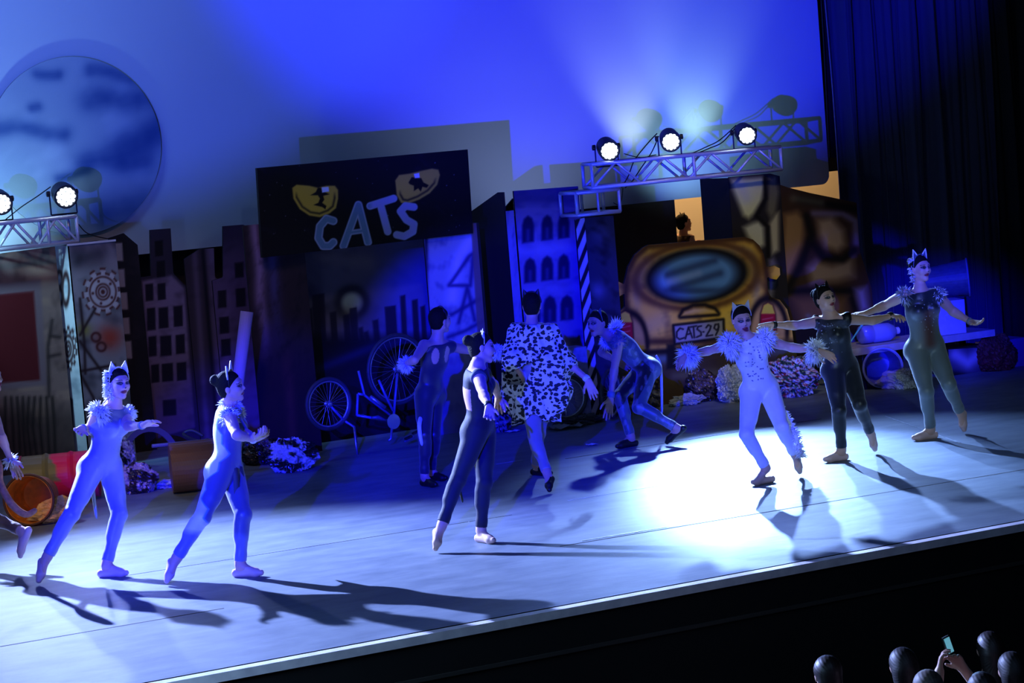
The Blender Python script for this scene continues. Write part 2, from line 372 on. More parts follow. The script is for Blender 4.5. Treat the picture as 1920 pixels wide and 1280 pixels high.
# ---- garage front flat
def pt_garage(u, v):
    c = np.ones(u.shape + (3,)) * np.array([112, 92, 88]) / 255
    c = mixc(c, (150, 122, 104), np.clip(fnoise(u, v * 2.2, 170, 9), 0, 1) * .8)
    c = mixc(c, (58, 46, 48), np.clip(fnoise(u * 1.5, v, 80, 2), 0, 1) * .6)
    fr = [(-300, 600), (-300, 540), (77, 523), (86, 722), (-300, 760)]
    c = mixc(c, (100, 84, 92), soft(sd_poly(u, v, [(-300, 560), (76, 524), (88, 722), (-300, 760)]), 3))
    c = mixc(c, (70, 4, 14), soft(sd_poly(u, v, [(-300, 580), (63, 546), (75, 712), (-300, 742)]), 2))
    for k in range(9):
        y0 = 760 + 12 * k; x = 10 + 11 * k; c = mixc(c, (18, 14, 14), np.exp(-(sd_line(u, v, [(x, 745), (x + 4 * math.sin(k), 800), (x + 6, 868)]) / 3.2) ** 2) * .8)
    c = mixc(c, (20, 15, 14), soft(-(v - (742 - .1 * u)) , 30) * 0 + np.clip((v - 745) / 90, 0, .45))
    for l in [[(98, 600), (90, 650), (92, 742)], [(96, 630), (112, 632)], [(92, 668), (112, 664)]]: c = mixc(c, (24, 18, 20), np.exp(-(sd_line(u, v, l) / 3.5) ** 2) * .7)
    return c
P = close([(-230, 505), (103, 462)], 10.1)
gr = empty('painted_flat', base(P), 'brown painted building front with dark red doorway at the far left', 'scenery', 'painted scenery flats')
panel('board', P, mp_, pt_garage, gr, cell=.018)
MB().box((P[0][0], 10.13, .0), (P[0][0] + .05, 10.6, 1.6)).build('brace', mblack, gr)
# ---- gear column: front face, and side face painted paler for lamp light on it
def gearp(c, u, v, cx_, cy_, r_, teeth, ink, pale, ay=1.15):
    x = (u - cx_); y = (v - cy_) / ay; rr = np.hypot(x, y); th = np.arctan2(y, x)
    tooth = r_ * (1 + .11 * np.sign(np.sin(th * teeth)))
    c = mixc(c, pale, soft(rr - tooth, 1.5) * .9); c = mixc(c, ink, np.exp(-((rr - tooth) / 2.0) ** 2))
    for q in (.72, .38, .24): c = mixc(c, ink, np.exp(-((rr - q * r_) / 1.7) ** 2))
    c = mixc(c, ink, soft(rr - .12 * r_, 1.2))
    for k in range(5):
        t = k * 1.257 + .5; c = mixc(c, ink, soft(np.hypot(x - .56 * r_ * math.cos(t), y - .56 * r_ * math.sin(t)) - .07 * r_, 1))
    return c
def pt_gears(u, v):
    c = np.ones(u.shape + (3,)) * np.array([124, 124, 136]) / 255
    c = mixc(c, (38, 40, 52), np.clip(fnoise(u, v, 90, 5), 0, 1) * .9); c = mixc(c, (28, 30, 40), np.exp(-(sd_seg(u, v, (150, 490), (185, 480)) / 16) ** 2) * .8)
    c = mixc(c, (160, 150, 170), np.exp(-(sd_ell(u, v, (190, 545), 50, 60) / 12) ** 2) * .3)
    c = gearp(c, u, v, 193, 547, 34, 11, (74, 34, 36), (178, 172, 186))
    c = mixc(c, (124, 122, 50), np.exp(-(np.hypot(u - 158, v - 618) / 13) ** 2) * .8); c = mixc(c, (150, 52, 40), np.exp(-(np.hypot(u - 206, v - 632) / 24) ** 2) * .9)
    c = mixc(c, (64, 60, 72), np.exp(-(np.hypot(u - 215, v - 600) / 12) ** 2) * .6)
    for cc in ((180, 632), (190, 650)):
        d = np.hypot(u - cc[0], v - cc[1]); c = mixc(c, (70, 28, 32), np.exp(-((d - 8) / 2.5) ** 2))
    for l in [[(150, 628), (178, 580)], [(150, 640), (190, 695)], [(150, 696), (215, 684)], [(150, 700), (175, 745), (180, 800)], [(165, 850), (150, 800)], [(150, 560), (158, 640), (160, 700)]]:
        c = mixc(c, (36, 22, 28), np.exp(-(sd_line(u, v, l) / 2.8) ** 2) * .9)
    return c
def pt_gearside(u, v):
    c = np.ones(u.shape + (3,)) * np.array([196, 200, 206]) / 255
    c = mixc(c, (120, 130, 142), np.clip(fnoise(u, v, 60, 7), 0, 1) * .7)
    for cc in ((111, 524), (112, 556)):
        x = (u - cc[0]) / 5.5; y = (v - cc[1]) / 15; c = mixc(c, (48, 26, 30), np.exp(-((np.hypot(x, y) - 1) / .38) ** 2))
    x = (u - 123.5) / 6; y = (v - 542) / 28; c = mixc(c, (48, 26, 30), np.exp(-((np.hypot(x, y) - 1) / .3) ** 2))
    x = (u - 128) / 14; y = (v - 654) / 36; rr = np.hypot(x, y); th = np.arctan2(y, x)
    c = mixc(c, (60, 36, 40), np.exp(-((rr - 1 - .1 * np.sign(np.sin(11 * th))) / .12) ** 2))
    for q in (.68, .38, .16): c = mixc(c, (60, 36, 40), np.exp(-((rr - q) / .1) ** 2))
    for l in [[(124, 740), (134, 750), (138, 850)], [(128, 760), (126, 800), (134, 850)]]: c = mixc(c, (30, 24, 34), np.exp(-(sd_line(u, v, l) / 2.5) ** 2) * .9)
    return c
Yc = 9.75
P = close([(127, 461), (216, 449)], Yc)
gc = empty('painted_column', base(P), 'square column painted with gears, its side lit white, under the left truss', 'scenery')
panel('front_board', P, mp_, pt_gears, gc, cell=.01, th=.012)
xc = P[0][0]; dd = .62
zt = P[1][2]
panel('side_board', [(xc, Yc + dd, 0), (xc, Yc, 0), (xc, Yc, zt), (xc, Yc + dd, zt)], mp_, pt_gearside, gc, ex=(0, -1, 0), cell=.012, th=.012, origin_pt=(xc, Yc + dd, 0))
x2_ = P[-1][0]
MB().box((x2_ - .012, Yc + .012, 0), (x2_, Yc + dd, zt)).build('far_side_board', mblack, gc)
MB().box((xc, Yc + dd - .012, 0), (x2_, Yc + dd, zt)).build('back_board', mblack, gc)
mtrim = mat('worn_white_edge', (200, 205, 210), .5)
MB().box((xc - .012, Yc - .02, zt), (x2_ + .0, Yc - .005, zt + .02)).build('top_trim', mtrim, gc)
# ---- dark building with lit window strip
def pt_strip(u, v):
    c = np.ones(u.shape + (3,)) * np.array([30, 27, 32]) / 255
    c = mixc(c, (60, 50, 56), np.clip(fnoise(u, v, 70, 12), 0, 1) * .5)
    for k, (xa, ya, xb, yb) in enumerate([(216, 456, 229, 489), (218, 505, 233, 538), (222, 549, 238, 580), (230, 596, 242, 626), (234, 640, 246, 672)]):
        c = mixc(c, (172, 160, 160), soft(sd_poly(u, v, [(xa, ya), (xb, ya - 1), (xb + 2, yb), (xa + 2, yb)]), 1.2) * .9)
    return c
P = close([(204, 446), (232, 437), (258, 459)], 10.45)
o = panel('painted_flat', P, mp_, pt_strip, cell=.012); tag(o, 'narrow dark building flat with a strip of pale windows', 'scenery', 'painted scenery flats')
# ---- skyline flats
def win(c, u, v, r, col=(22, 18, 34), w_=1.2):
    xa, ya, xb, yb = r; return mixc(c, col, soft(sd_poly(u, v, [(xa, ya), (xb, ya - 2), (xb + 1, yb - 2), (xa + 1, yb)]), w_) * .95)
def pt_tower(u, v):
    c = np.ones(u.shape + (3,)) * np.array([52, 44, 62]) / 255
    body = sd_poly(u, v, [(266, 527), (322, 516), (346, 540), (364, 800), (290, 820)])
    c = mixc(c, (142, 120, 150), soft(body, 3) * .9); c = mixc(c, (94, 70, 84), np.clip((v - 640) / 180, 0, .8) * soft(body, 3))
    c = mixc(c, (60, 50, 66), np.clip(fnoise(u, v, 55, 21), 0, 1) * .45)
    for r_ in [(290, 452, 305, 481), (293, 490, 309, 520)]: c = win(c, u, v, r_, (16, 12, 20))
    for r_ in [(272, 533, 287, 565), (295, 532, 310, 563), (275, 578, 291, 620), (297, 577, 315, 616), (325, 574, 342, 613), (278, 631, 293, 669), (300, 630, 321, 668), (329, 628, 346, 664),
               (283, 684, 298, 718), (303, 682, 324, 716), (331, 680, 349, 714), (305, 750, 330, 780)]: c = win(c, u, v, r_)
    c = mixc(c, (70, 60, 90), np.exp(-(sd_seg(u, v, (309, 540), (320, 700)) / 3.5) ** 2) * .0)
    return c
P = close([(262, 520), (283, 517), (281, 431), (320, 428), (325, 512), (350, 538)], 10.6)
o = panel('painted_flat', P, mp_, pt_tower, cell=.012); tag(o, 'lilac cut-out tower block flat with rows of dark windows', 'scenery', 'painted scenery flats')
def pt_roof(u, v):
    c = np.ones(u.shape + (3,)) * np.array([60, 48, 60]) / 255
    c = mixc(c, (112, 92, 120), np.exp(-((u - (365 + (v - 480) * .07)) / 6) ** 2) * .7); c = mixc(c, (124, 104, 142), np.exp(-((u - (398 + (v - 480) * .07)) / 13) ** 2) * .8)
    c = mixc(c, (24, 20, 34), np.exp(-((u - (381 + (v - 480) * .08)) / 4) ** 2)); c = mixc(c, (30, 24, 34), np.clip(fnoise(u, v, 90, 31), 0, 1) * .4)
    return c
P = close([(345, 486), (374, 467), (401, 465), (403, 520), (420, 528)], 10.5)
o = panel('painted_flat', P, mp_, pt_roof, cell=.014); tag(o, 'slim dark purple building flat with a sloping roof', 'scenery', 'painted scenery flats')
def pt_block(u, v):
    c = np.ones(u.shape + (3,)) * np.array([92, 72, 112]) / 255
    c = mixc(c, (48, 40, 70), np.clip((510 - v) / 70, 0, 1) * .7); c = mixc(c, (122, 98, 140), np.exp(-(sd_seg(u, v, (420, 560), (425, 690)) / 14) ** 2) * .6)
    c = mixc(c, (40, 30, 50), np.clip(fnoise(u, v, 60, 41), 0, 1) * .4)
    for r_ in [(440, 493, 456, 521), (408, 545, 424, 578), (442, 541, 460, 576), (411, 595, 429, 626), (414, 636, 432, 668)]: c = win(c, u, v, r_)
    return c
P = close([(398, 526), (418, 520), (418, 424), (456, 421), (475, 430)], 10.35)
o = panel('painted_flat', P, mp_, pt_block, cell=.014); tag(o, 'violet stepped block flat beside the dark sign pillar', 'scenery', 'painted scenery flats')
# ---- centre gateway: pillars, painted city backdrop, sign board
def pt_lpil(u, v):
    c = np.ones(u.shape + (3,)) * np.array([44, 34, 44]) / 255
    x = u - (480 + (v - 430) * .075)
    c = mixc(c, (150, 122, 170), np.exp(-((x + 2 * np.sin(v / 21)) / 11) ** 2) * np.clip((690 - v) / 120, 0, 1) * .9)  # lit edge strip put into the pillar paint, fading downwards
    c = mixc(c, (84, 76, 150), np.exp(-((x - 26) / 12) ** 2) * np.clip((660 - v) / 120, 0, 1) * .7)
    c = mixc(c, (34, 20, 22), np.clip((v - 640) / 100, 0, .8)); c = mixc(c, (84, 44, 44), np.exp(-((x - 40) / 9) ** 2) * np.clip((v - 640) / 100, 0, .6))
    c = mixc(c, (20, 16, 24), np.clip(fnoise(u * 2, v, 60, 51), 0, 1) * .5)
    return c
gate = empty('painted_gateway', base(close([(455, 425), (905, 300)], 8.6)), 'dark painted gateway with night city backdrop under the eyes signboard', 'scenery')
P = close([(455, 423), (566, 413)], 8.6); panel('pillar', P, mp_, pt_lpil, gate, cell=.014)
def pt_city(u, v):
    c = np.ones(u.shape + (3,)) * np.array([96, 86, 92]) / 255
    c = mixc(c, (50, 44, 54), np.clip(fnoise(u, v * 2, 150, 61), 0, 1) * .8); c = mixc(c, (128, 112, 104), np.exp(-(sd_seg(u, v, (590, 482), (690, 490)) / 16) ** 2) * .7)
    c = mixc(c, (104, 110, 170), np.clip((u - 690) / 60, 0, 1) * .6)  # blue beam on the right half, put into the paint
    d = np.hypot(u - 660, v - 567); c = mixc(c, (34, 30, 34), np.exp(-((d - 26) / 9) ** 2) * .8); c = mixc(c, (170, 168, 130), soft(d - 18, 5)); 
    c = mixc(c, (120, 110, 60), np.exp(-(np.hypot(u - 655, v - 586) / 14) ** 2) * .6)
    for xa, xb, yt in [(570, 585, 577), (585, 608, 550), (618, 630, 583), (643, 655, 588), (655, 669, 575), (672, 680, 612), (682, 690, 620), (698, 709, 598), (721, 742, 572), (750, 760, 552), (772, 783, 560), (788, 797, 572)]:
        s_ = -.09 * 0; q = [(xa, yt + 3), (xb, yt), (xb + 4, 640), (xa + 4, 640)]
        c = mixc(c, (30, 24, 36), soft(sd_poly(u, v, q), 1.5) * .9)
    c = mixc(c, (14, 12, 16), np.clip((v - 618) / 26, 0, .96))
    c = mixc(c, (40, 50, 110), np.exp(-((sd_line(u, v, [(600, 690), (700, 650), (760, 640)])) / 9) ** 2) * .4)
    return c
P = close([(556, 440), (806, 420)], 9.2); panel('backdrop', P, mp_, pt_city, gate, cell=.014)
def pt_rpil(u, v):
    c = np.ones(u.shape + (3,)) * np.array([150, 150, 176]) / 255
    c = mixc(c, (70, 70, 120), np.clip(fnoise(u * 1.6, v, 70, 71), 0, 1) * .7); c = mixc(c, (210, 200, 225), np.exp(-(sd_line(u, v, [(882, 450), (858, 490), (848, 560)]) / 12) ** 2) * .8)
    for l in [[(880, 480), (842, 535), (882, 535), (888, 475), (880, 480)], [(876, 540), (860, 605)], [(878, 545), (890, 600)], [(846, 590), (900, 560)], [(840, 632), (872, 620), (905, 602)]]:
        c = mixc(c, (40, 36, 96), np.exp(-(sd_line(u, v, l) / 4) ** 2) * .85)
    c = mixc(c, (30, 26, 60), np.exp(-((u - 799) / 4) ** 2) * .9); c = mixc(c, (120, 96, 90), soft(-(u - (884 + (v - 440) * .06)), 1.5) * .9)
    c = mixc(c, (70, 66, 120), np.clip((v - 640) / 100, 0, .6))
    return c
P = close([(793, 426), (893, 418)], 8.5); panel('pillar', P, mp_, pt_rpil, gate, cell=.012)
MB().box((P[-1][0], 8.5, 0), (P[-1][0] + .03, 9.2, P[-2][2])).build('side_board', mblack, gate)
def pt_sign(u, v):
    c = np.ones(u.shape + (3,)) * np.array([9, 8, 14]) / 255
    c = mixc(c, (32, 30, 60), np.clip(fnoise(u, v, 60, 81) - .5, 0, 1) * .6)
    rs = random.Random(5)
    for k in range(34): c = mixc(c, (150, 150, 190), soft(np.hypot(u - rs.uniform(495, 868), v - rs.uniform(300, 440)) - rs.uniform(.3, .8), .8))
    def eye(c, pts, inner):
        d = sd_poly(u, v, pts); c = mixc(c, (190, 160, 60), soft(d, 1.5)); c = mixc(c, (40, 34, 24), np.exp(-((d + 6.5) / 2.2) ** 2) * .85 * inner(u, v)); return c
    c = eye(c, [(548, 352), (556, 346), (580, 348), (596, 352), (612, 348), (628, 348), (634, 356), (634, 372), (630, 390), (618, 400), (600, 407), (580, 404), (562, 392), (550, 372)], lambda u, v: soft(-(v - 364), 6))
    c = eye(c, [(741, 338), (748, 328), (770, 325), (790, 320), (810, 316), (822, 318), (825, 328), (820, 346), (806, 362), (786, 374), (765, 382), (752, 380), (744, 366)], lambda u, v: soft(-(v - (350 - (u - 780) * .35)), 6))
    for pts in [[(582, 366), (592, 360), (596, 352), (602, 352), (604, 358), (618, 364), (606, 367), (608, 374), (604, 380), (612, 386), (610, 392), (604, 388), (588, 384), (597, 380), (600, 372), (596, 366)],
                [(766, 342), (772, 332), (790, 334), (794, 342), (804, 347), (800, 352), (792, 350), (789, 359), (784, 353), (776, 358), (776, 348), (768, 345)]]:
        c = mixc(c, (10, 8, 12), soft(sd_poly(u, v, pts), .9))
    c = mixc(c, (205, 215, 250), soft(sd_poly(u, v, [(603, 351), (616, 350), (617, 359), (604, 361)]), .8)); c = mixc(c, (215, 215, 250), soft(sd_poly(u, v, [(776, 326), (786, 324), (787, 333), (778, 334)]), .8))
    L = [([(625, 414), (612, 410), (600, 424), (597, 446), (606, 461), (618, 461), (625, 454)], 7.6), ([(644, 461), (672, 384), (690, 454)], 7.4), ([(656, 436), (684, 432)], 4.6),
         ([(694, 386), (738, 372)], 7), ([(713, 382), (727, 434)], 7), ([(776, 388), (760, 386), (751, 396), (762, 412), (776, 420), (774, 434), (758, 443), (744, 440)], 7)]
    dm = np.full(u.shape, 1e9)
    for l, w_ in L: dm = np.minimum(dm, sd_line(u, v, l) - w_)
    c = mixc(c, (92, 124, 158), soft(dm, 1.2)); c = mixc(c, (176, 178, 216), np.exp(-((dm + 1.2) / 1.3) ** 2) * .7); c = mixc(c, (150, 150, 215), soft(dm + 2, 1) * np.clip((u - 688) / 12, 0, 1) * .8)  # right-hand letters tinted lavender: blue stage light put into the paint
    return c
S = up([(492, 483), (482, 315), (877, 280), (887, 437)], 8.42)
zz0 = (S[0][2] + S[3][2]) / 2; 
sg = tag(panel('signboard', [S[0], S[3], S[2], S[1]], mp_, pt_sign, cell=.0065, th=.05), 'black board with two yellow cat eyes and the letters CATS', 'sign')
# ---- blue arched-window house, striped post, dark column
def pt_arch(u, v):
    c = np.ones(u.shape + (3,)) * np.array([150, 130, 170]) / 255
    c = mixc(c, (64, 60, 110), np.clip(fnoise(u, v, 60, 91), 0, 1) * .6); c = mixc(c, (190, 176, 200), np.exp(-((v - (468 + (u - 1020) * -.1)) / 16) ** 2) * .7); c = mixc(c, (190, 176, 200), np.exp(-((v - (545 + (u - 1020) * -.1)) / 12) ** 2) * .5)
    c = mixc(c, (40, 36, 90), np.clip((392 - v) / 30, 0, .6))
    for (x, y, w_, h_) in [(990, 430, 11, 26), (1026, 427, 10.5, 24), (1057, 424, 10.5, 24), (994, 507, 11, 24), (1026, 503, 11, 24), (1057, 500, 10.5, 24), (1001, 583, 11, 26), (1031, 580, 12, 26), (1063, 577, 12, 24)]:
        q = [(x - w_, y + h_), (x - w_, y - h_ * .3), (x - w_ * .7, y - h_ * .75), (x, y - h_), (x + w_ * .7, y - h_ * .8), (x + w_, y - h_ * .3), (x + w_, y + h_ - 3)]
        d = sd_poly(u, v, q); c = mixc(c, (26, 20, 70), soft(d, 2.5)); c = mixc(c, (110, 100, 150), np.exp(-(sd_seg(u, v, (x, y + 2), (x, y + h_ - 6)) / 3.5) ** 2) * .5)
    return c
P = close([(963, 358), (1084, 349)], 8.7)
hs = empty('painted_house', base(P), 'blue-lit house front with three rows of arched windows', 'scenery'); panel('board', P, mp_, pt_arch, hs, cell=.012)
def pt_edge(u, v): return mixc(np.ones(u.shape + (3,)) * np.array([150, 140, 180]) / 255, (60, 56, 110), np.clip(fnoise(u * 3, v, 60, 14), 0, 1) * .4)
P2 = close([(948, 396), (963, 394)], 8.6); panel('edge_board', P2, mp_, pt_edge, hs, cell=.012)
xh = P2[0][0]
MB().add([(xh, 8.63, 0), (xh, 9.5, 0), (xh, 9.5, P[1][2] - .22), (xh, 8.75, P[1][2]), (xh, 8.63, P[1][2]), (xh + .02, 8.63, 0), (xh + .02, 9.5, 0), (xh + .02, 9.5, P[1][2] - .22), (xh + .02, 8.75, P[1][2]), (xh + .02, 8.63, P[1][2])],
         [(0, 1, 2, 3, 4), (9, 8, 7, 6, 5), (0, 5, 6, 1), (1, 6, 7, 2), (2, 7, 8, 3), (3, 8, 9, 4), (4, 9, 5, 0)]).build('side_wall', mat('dark_umber_board', (40, 30, 28), .8), hs)
P = close([(890, 418), (928, 412), (962, 372)], 9.4)
tag(panel('painted_flat', P, mp_, lambda u, v: mixc(np.ones(u.shape + (3,)) * np.array([20, 15, 15]) / 255, (64, 34, 30), np.clip(fnoise(u, v, 60, 17), 0, 1) * np.clip((v - 520) / 80, 0, .7)), cell=.02), 'black flat with sloping top between gateway and arched house', 'scenery', 'painted scenery flats')
def pt_post(u, v):
    c = np.ones(u.shape + (3,)) * np.array([205, 195, 220]) / 255; t = (v + 2.6 * (u - 1078)) % 46
    return mixc(c, (18, 16, 40), soft(np.abs(t - 12) - 10, 1.5))
P = close([(1079, 412), (1096, 408)], 8.3)
ps = empty('striped_column', base(P), 'column with white and dark diagonal stripes below the small truss box', 'scenery')
panel('striped_board', P, mp_, pt_post, ps, cell=.009)
def pt_dcol(u, v):
    c = np.ones(u.shape + (3,)) * np.array([44, 46, 70]) / 255; c = mixc(c, (84, 84, 130), np.exp(-(np.hypot(u - 1125, v - 440) / 16) ** 2) * .6)
    c = mixc(c, (14, 14, 22), np.clip(fnoise(u, v, 55, 23), 0, 1) * .8); c = mixc(c, (110, 116, 150), np.exp(-(np.hypot(u - 1120, v - 545) / 15) ** 2) * .8); return c
P = close([(1096, 408), (1150, 404)], 8.3); panel('dark_board', P, mp_, pt_dcol, ps, cell=.012)
# ---- car flat
def pt_car(u, v):
    c = np.ones(u.shape + (3,)) * np.array([236, 186, 62]) / 255
    body = [(1180, 640), (1172, 560), (1176, 512), (1190, 482), (1214, 462), (1395, 446), (1416, 452), (1432, 475), (1440, 530), (1440, 640)]
    c = mixc(c, (70, 42, 22), np.clip(fnoise(u, v, 60, 33), 0, 1) * .55)
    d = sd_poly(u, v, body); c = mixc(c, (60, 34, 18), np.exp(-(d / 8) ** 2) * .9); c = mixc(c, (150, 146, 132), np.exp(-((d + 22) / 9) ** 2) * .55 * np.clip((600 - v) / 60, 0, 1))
    # rear window
    wd = sd_ell(u, v, (1306, 517), 98, 52, -6); c = mixc(c, (78, 44, 22), np.exp(-((wd - 9) / 7) ** 2) * .8); c = mixc(c, (14, 14, 20), soft(wd, 4))
    wi = sd_ell(u, v, (1305, 518), 76, 41, -7); c = mixc(c, (96, 150, 200), soft(wi, 7) * .95)
    for l in [[(1252, 515), (1340, 488)], [(1262, 540), (1350, 512)], [(1250, 545), (1372, 545)]]: c = mixc(c, (18, 26, 52), np.exp(-(sd_line(u, v, l) / 8) ** 2) * .55 * soft(wi, 8))
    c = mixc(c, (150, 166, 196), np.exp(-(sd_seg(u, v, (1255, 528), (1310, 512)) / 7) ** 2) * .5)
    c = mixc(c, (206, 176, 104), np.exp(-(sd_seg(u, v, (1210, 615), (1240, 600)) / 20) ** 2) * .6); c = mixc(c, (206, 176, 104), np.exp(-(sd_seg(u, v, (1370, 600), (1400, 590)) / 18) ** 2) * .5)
    # wheel arches / fenders
    for (cx_, cy_, a_, b_) in [(1180, 650, 32, 60), (1440, 625, 34, 62)]:
        e = sd_ell(u, v, (cx_, cy_), a_, b_, 0); top = np.clip((cy_ + 30 - v) / 30, 0, 1)
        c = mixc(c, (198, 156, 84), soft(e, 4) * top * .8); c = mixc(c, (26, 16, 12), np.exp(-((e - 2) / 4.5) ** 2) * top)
    for (cx_, cy_) in [(1172, 608), (1440, 592)]:
        l = [(cx_ - 13, cy_ - 4), (cx_ - 8, cy_ - 20), (cx_, cy_ - 24), (cx_ + 8, cy_ - 20), (cx_ + 13, cy_ - 4)]
        q = sd_poly(u, v, l + [(cx_ + 15, cy_ + 26), (cx_ - 15, cy_ + 26)]); c = mixc(c, (60, 30, 20), np.exp(-(q / 2.5) ** 2)); c = mixc(c, (170, 20, 34), soft(q, 1)); c = mixc(c, (222, 200, 56), soft(sd_poly(u, v, l), 1.2))
        for k in (0, 1): c = mixc(c, (220, 120, 110), np.exp(-(sd_seg(u, v, (cx_ - 10, cy_ + 7 + 10 * k), (cx_ + 9, cy_ + 3 + 9 * k)) / 1.1) ** 2) * .7)
    # handle above the plate
    e = sd_poly(u, v, [(1276, 593), (1282, 582), (1300, 574), (1322, 573), (1340, 580), (1346, 588)]); c = mixc(c, (24, 16, 12), np.exp(-((e - 2) / 3.5) ** 2)); c = mixc(c, (214, 176, 108), soft(e + 4, 3))
    # plate
    q = [(1263, 610), (1356, 599), (1357, 632), (1266, 644)]; e = sd_poly(u, v, q); c = mixc(c, (18, 14, 14), soft(e - 3, 2)); c = mixc(c, (150, 146, 142), soft(e + 1.5, 1.5))
    T = [[(1281, 617), (1275, 615), (1269, 622), (1269, 632), (1274, 636), (1283, 633)], [(1285, 635), (1291, 613), (1298, 633)], [(1287, 627), (1296, 625)], [(1294, 613), (1306, 611)], [(1300, 612), (1302, 633)],
         [(1315, 611), (1309, 612), (1307, 617), (1314, 622), (1315, 628), (1306, 632)], [(1318.5, 622), (1319.5, 622)], [(1324, 614), (1328, 609), (1333, 611), (1331, 618), (1324, 630), (1336, 628)],
         [(1347, 608), (1341, 608), (1339, 615), (1344, 619), (1348, 613), (1347, 607), (1347, 618), (1342, 628)]]
    dm = np.full(u.shape, 1e9)
    for l in T: dm = np.minimum(dm, sd_line(u, v, l))
    c = mixc(c, (20, 16, 28), soft(dm - 1.5, 1))
    # bumper, boot line and dark lower body
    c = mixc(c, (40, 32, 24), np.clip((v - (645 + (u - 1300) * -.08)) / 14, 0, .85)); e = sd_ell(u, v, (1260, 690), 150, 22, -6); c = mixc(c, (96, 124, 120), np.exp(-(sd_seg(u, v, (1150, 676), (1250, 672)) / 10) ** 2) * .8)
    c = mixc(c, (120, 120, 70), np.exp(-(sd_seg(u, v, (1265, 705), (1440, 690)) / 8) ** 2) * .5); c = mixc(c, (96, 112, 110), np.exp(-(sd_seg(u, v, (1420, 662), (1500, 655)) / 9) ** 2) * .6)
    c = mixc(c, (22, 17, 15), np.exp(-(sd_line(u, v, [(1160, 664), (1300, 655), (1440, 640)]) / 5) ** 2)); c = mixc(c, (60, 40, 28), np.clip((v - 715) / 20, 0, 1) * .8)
    for x_ in (1180, 1258): c = mixc(c, (14, 12, 12), soft(sd_poly(u, v, [(x_ - 8, 645), (x_ + 8, 644), (x_ + 10, 690), (x_ - 8, 692)]), 3) * .9)
    return c
Yk = 8.35
top = [(1138, 622), (1150, 590), (1164, 582), (1172, 575), (1171, 550), (1160, 556), (1149, 552), (1146, 540), (1148, 530), (1158, 527), (1170, 533), (1173, 522), (1178, 500), (1190, 478), (1206, 464), (1216, 459), (1395, 444), (1412, 449), (1424, 460), (1432, 476), (1437, 500), (1443, 500), (1452, 498), (1462, 503), (1463, 515), (1456, 524), (1444, 522), (1438, 517), (1440, 545), (1446, 557), (1462, 562), (1476, 580), (1484, 610), (1488, 640)]
P = close([(1136, 700)] + top + [(1500, 690)], Yk)
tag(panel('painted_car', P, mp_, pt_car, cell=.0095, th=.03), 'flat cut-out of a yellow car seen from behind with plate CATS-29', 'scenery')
# ---- pillar with carved mask shapes
def pt_mask(u, v):
    c = np.ones(u.shape + (3,)) * np.array([34, 30, 34]) / 255
    def blob(c, pts, col, w_): return mixc(c, col, soft(sd_poly(u, v, pts) + w_ * .3, w_))
    c = blob(c, [(1370, 335), (1434, 330), (1436, 350), (1430, 378), (1415, 402), (1404, 412), (1392, 405), (1382, 380), (1372, 355)], (215, 212, 150), 6)
    c = mixc(c, (176, 176, 190), np.exp(-(sd_seg(u, v, (1385, 340), (1400, 372)) / 10) ** 2) * .35)  # bluish tinge of stage light put into the top shape
    c = blob(c, [(1392, 425), (1410, 416), (1424, 412), (1434, 425), (1436, 460), (1420, 470), (1400, 445)], (200, 198, 165), 6)
    c = blob(c, [(1440, 420), (1452, 400), (1462, 395), (1462, 470), (1446, 480)], (185, 175, 140), 5); c = blob(c, [(1440, 330), (1456, 330), (1462, 360), (1456, 400), (1444, 412), (1436, 395)], (110, 104, 84), 5)
    c = blob(c, [(1440, 485), (1452, 480), (1460, 500), (1450, 560), (1438, 560)], (110, 104, 110), 5)
    c = mixc(c, (12, 10, 12), np.exp(-(sd_line(u, v, [(1434, 332), (1436, 372), (1418, 405), (1440, 425), (1440, 480)]) / 4) ** 2)); return c
P = close([(1366, 332), (1444, 325)], 8.5)
pm = empty('painted_column', base(P), 'square column painted with olive mask-like shapes under right truss end', 'scenery')
panel('front_board', P, mp_, pt_mask, pm, cell=.011, th=.012)
P3 = [P[-1], P[-2]]
P4 = close([(1444, 325), (1462, 330)], 8.52); panel('corner_board', P4, mp_, pt_mask, pm, cell=.011, th=.012)
MB().box((P[0][0], 8.512, 0), (P[0][0] + .02, 9.1, P[1][2] - .01)).build('side_board', mblack, pm)
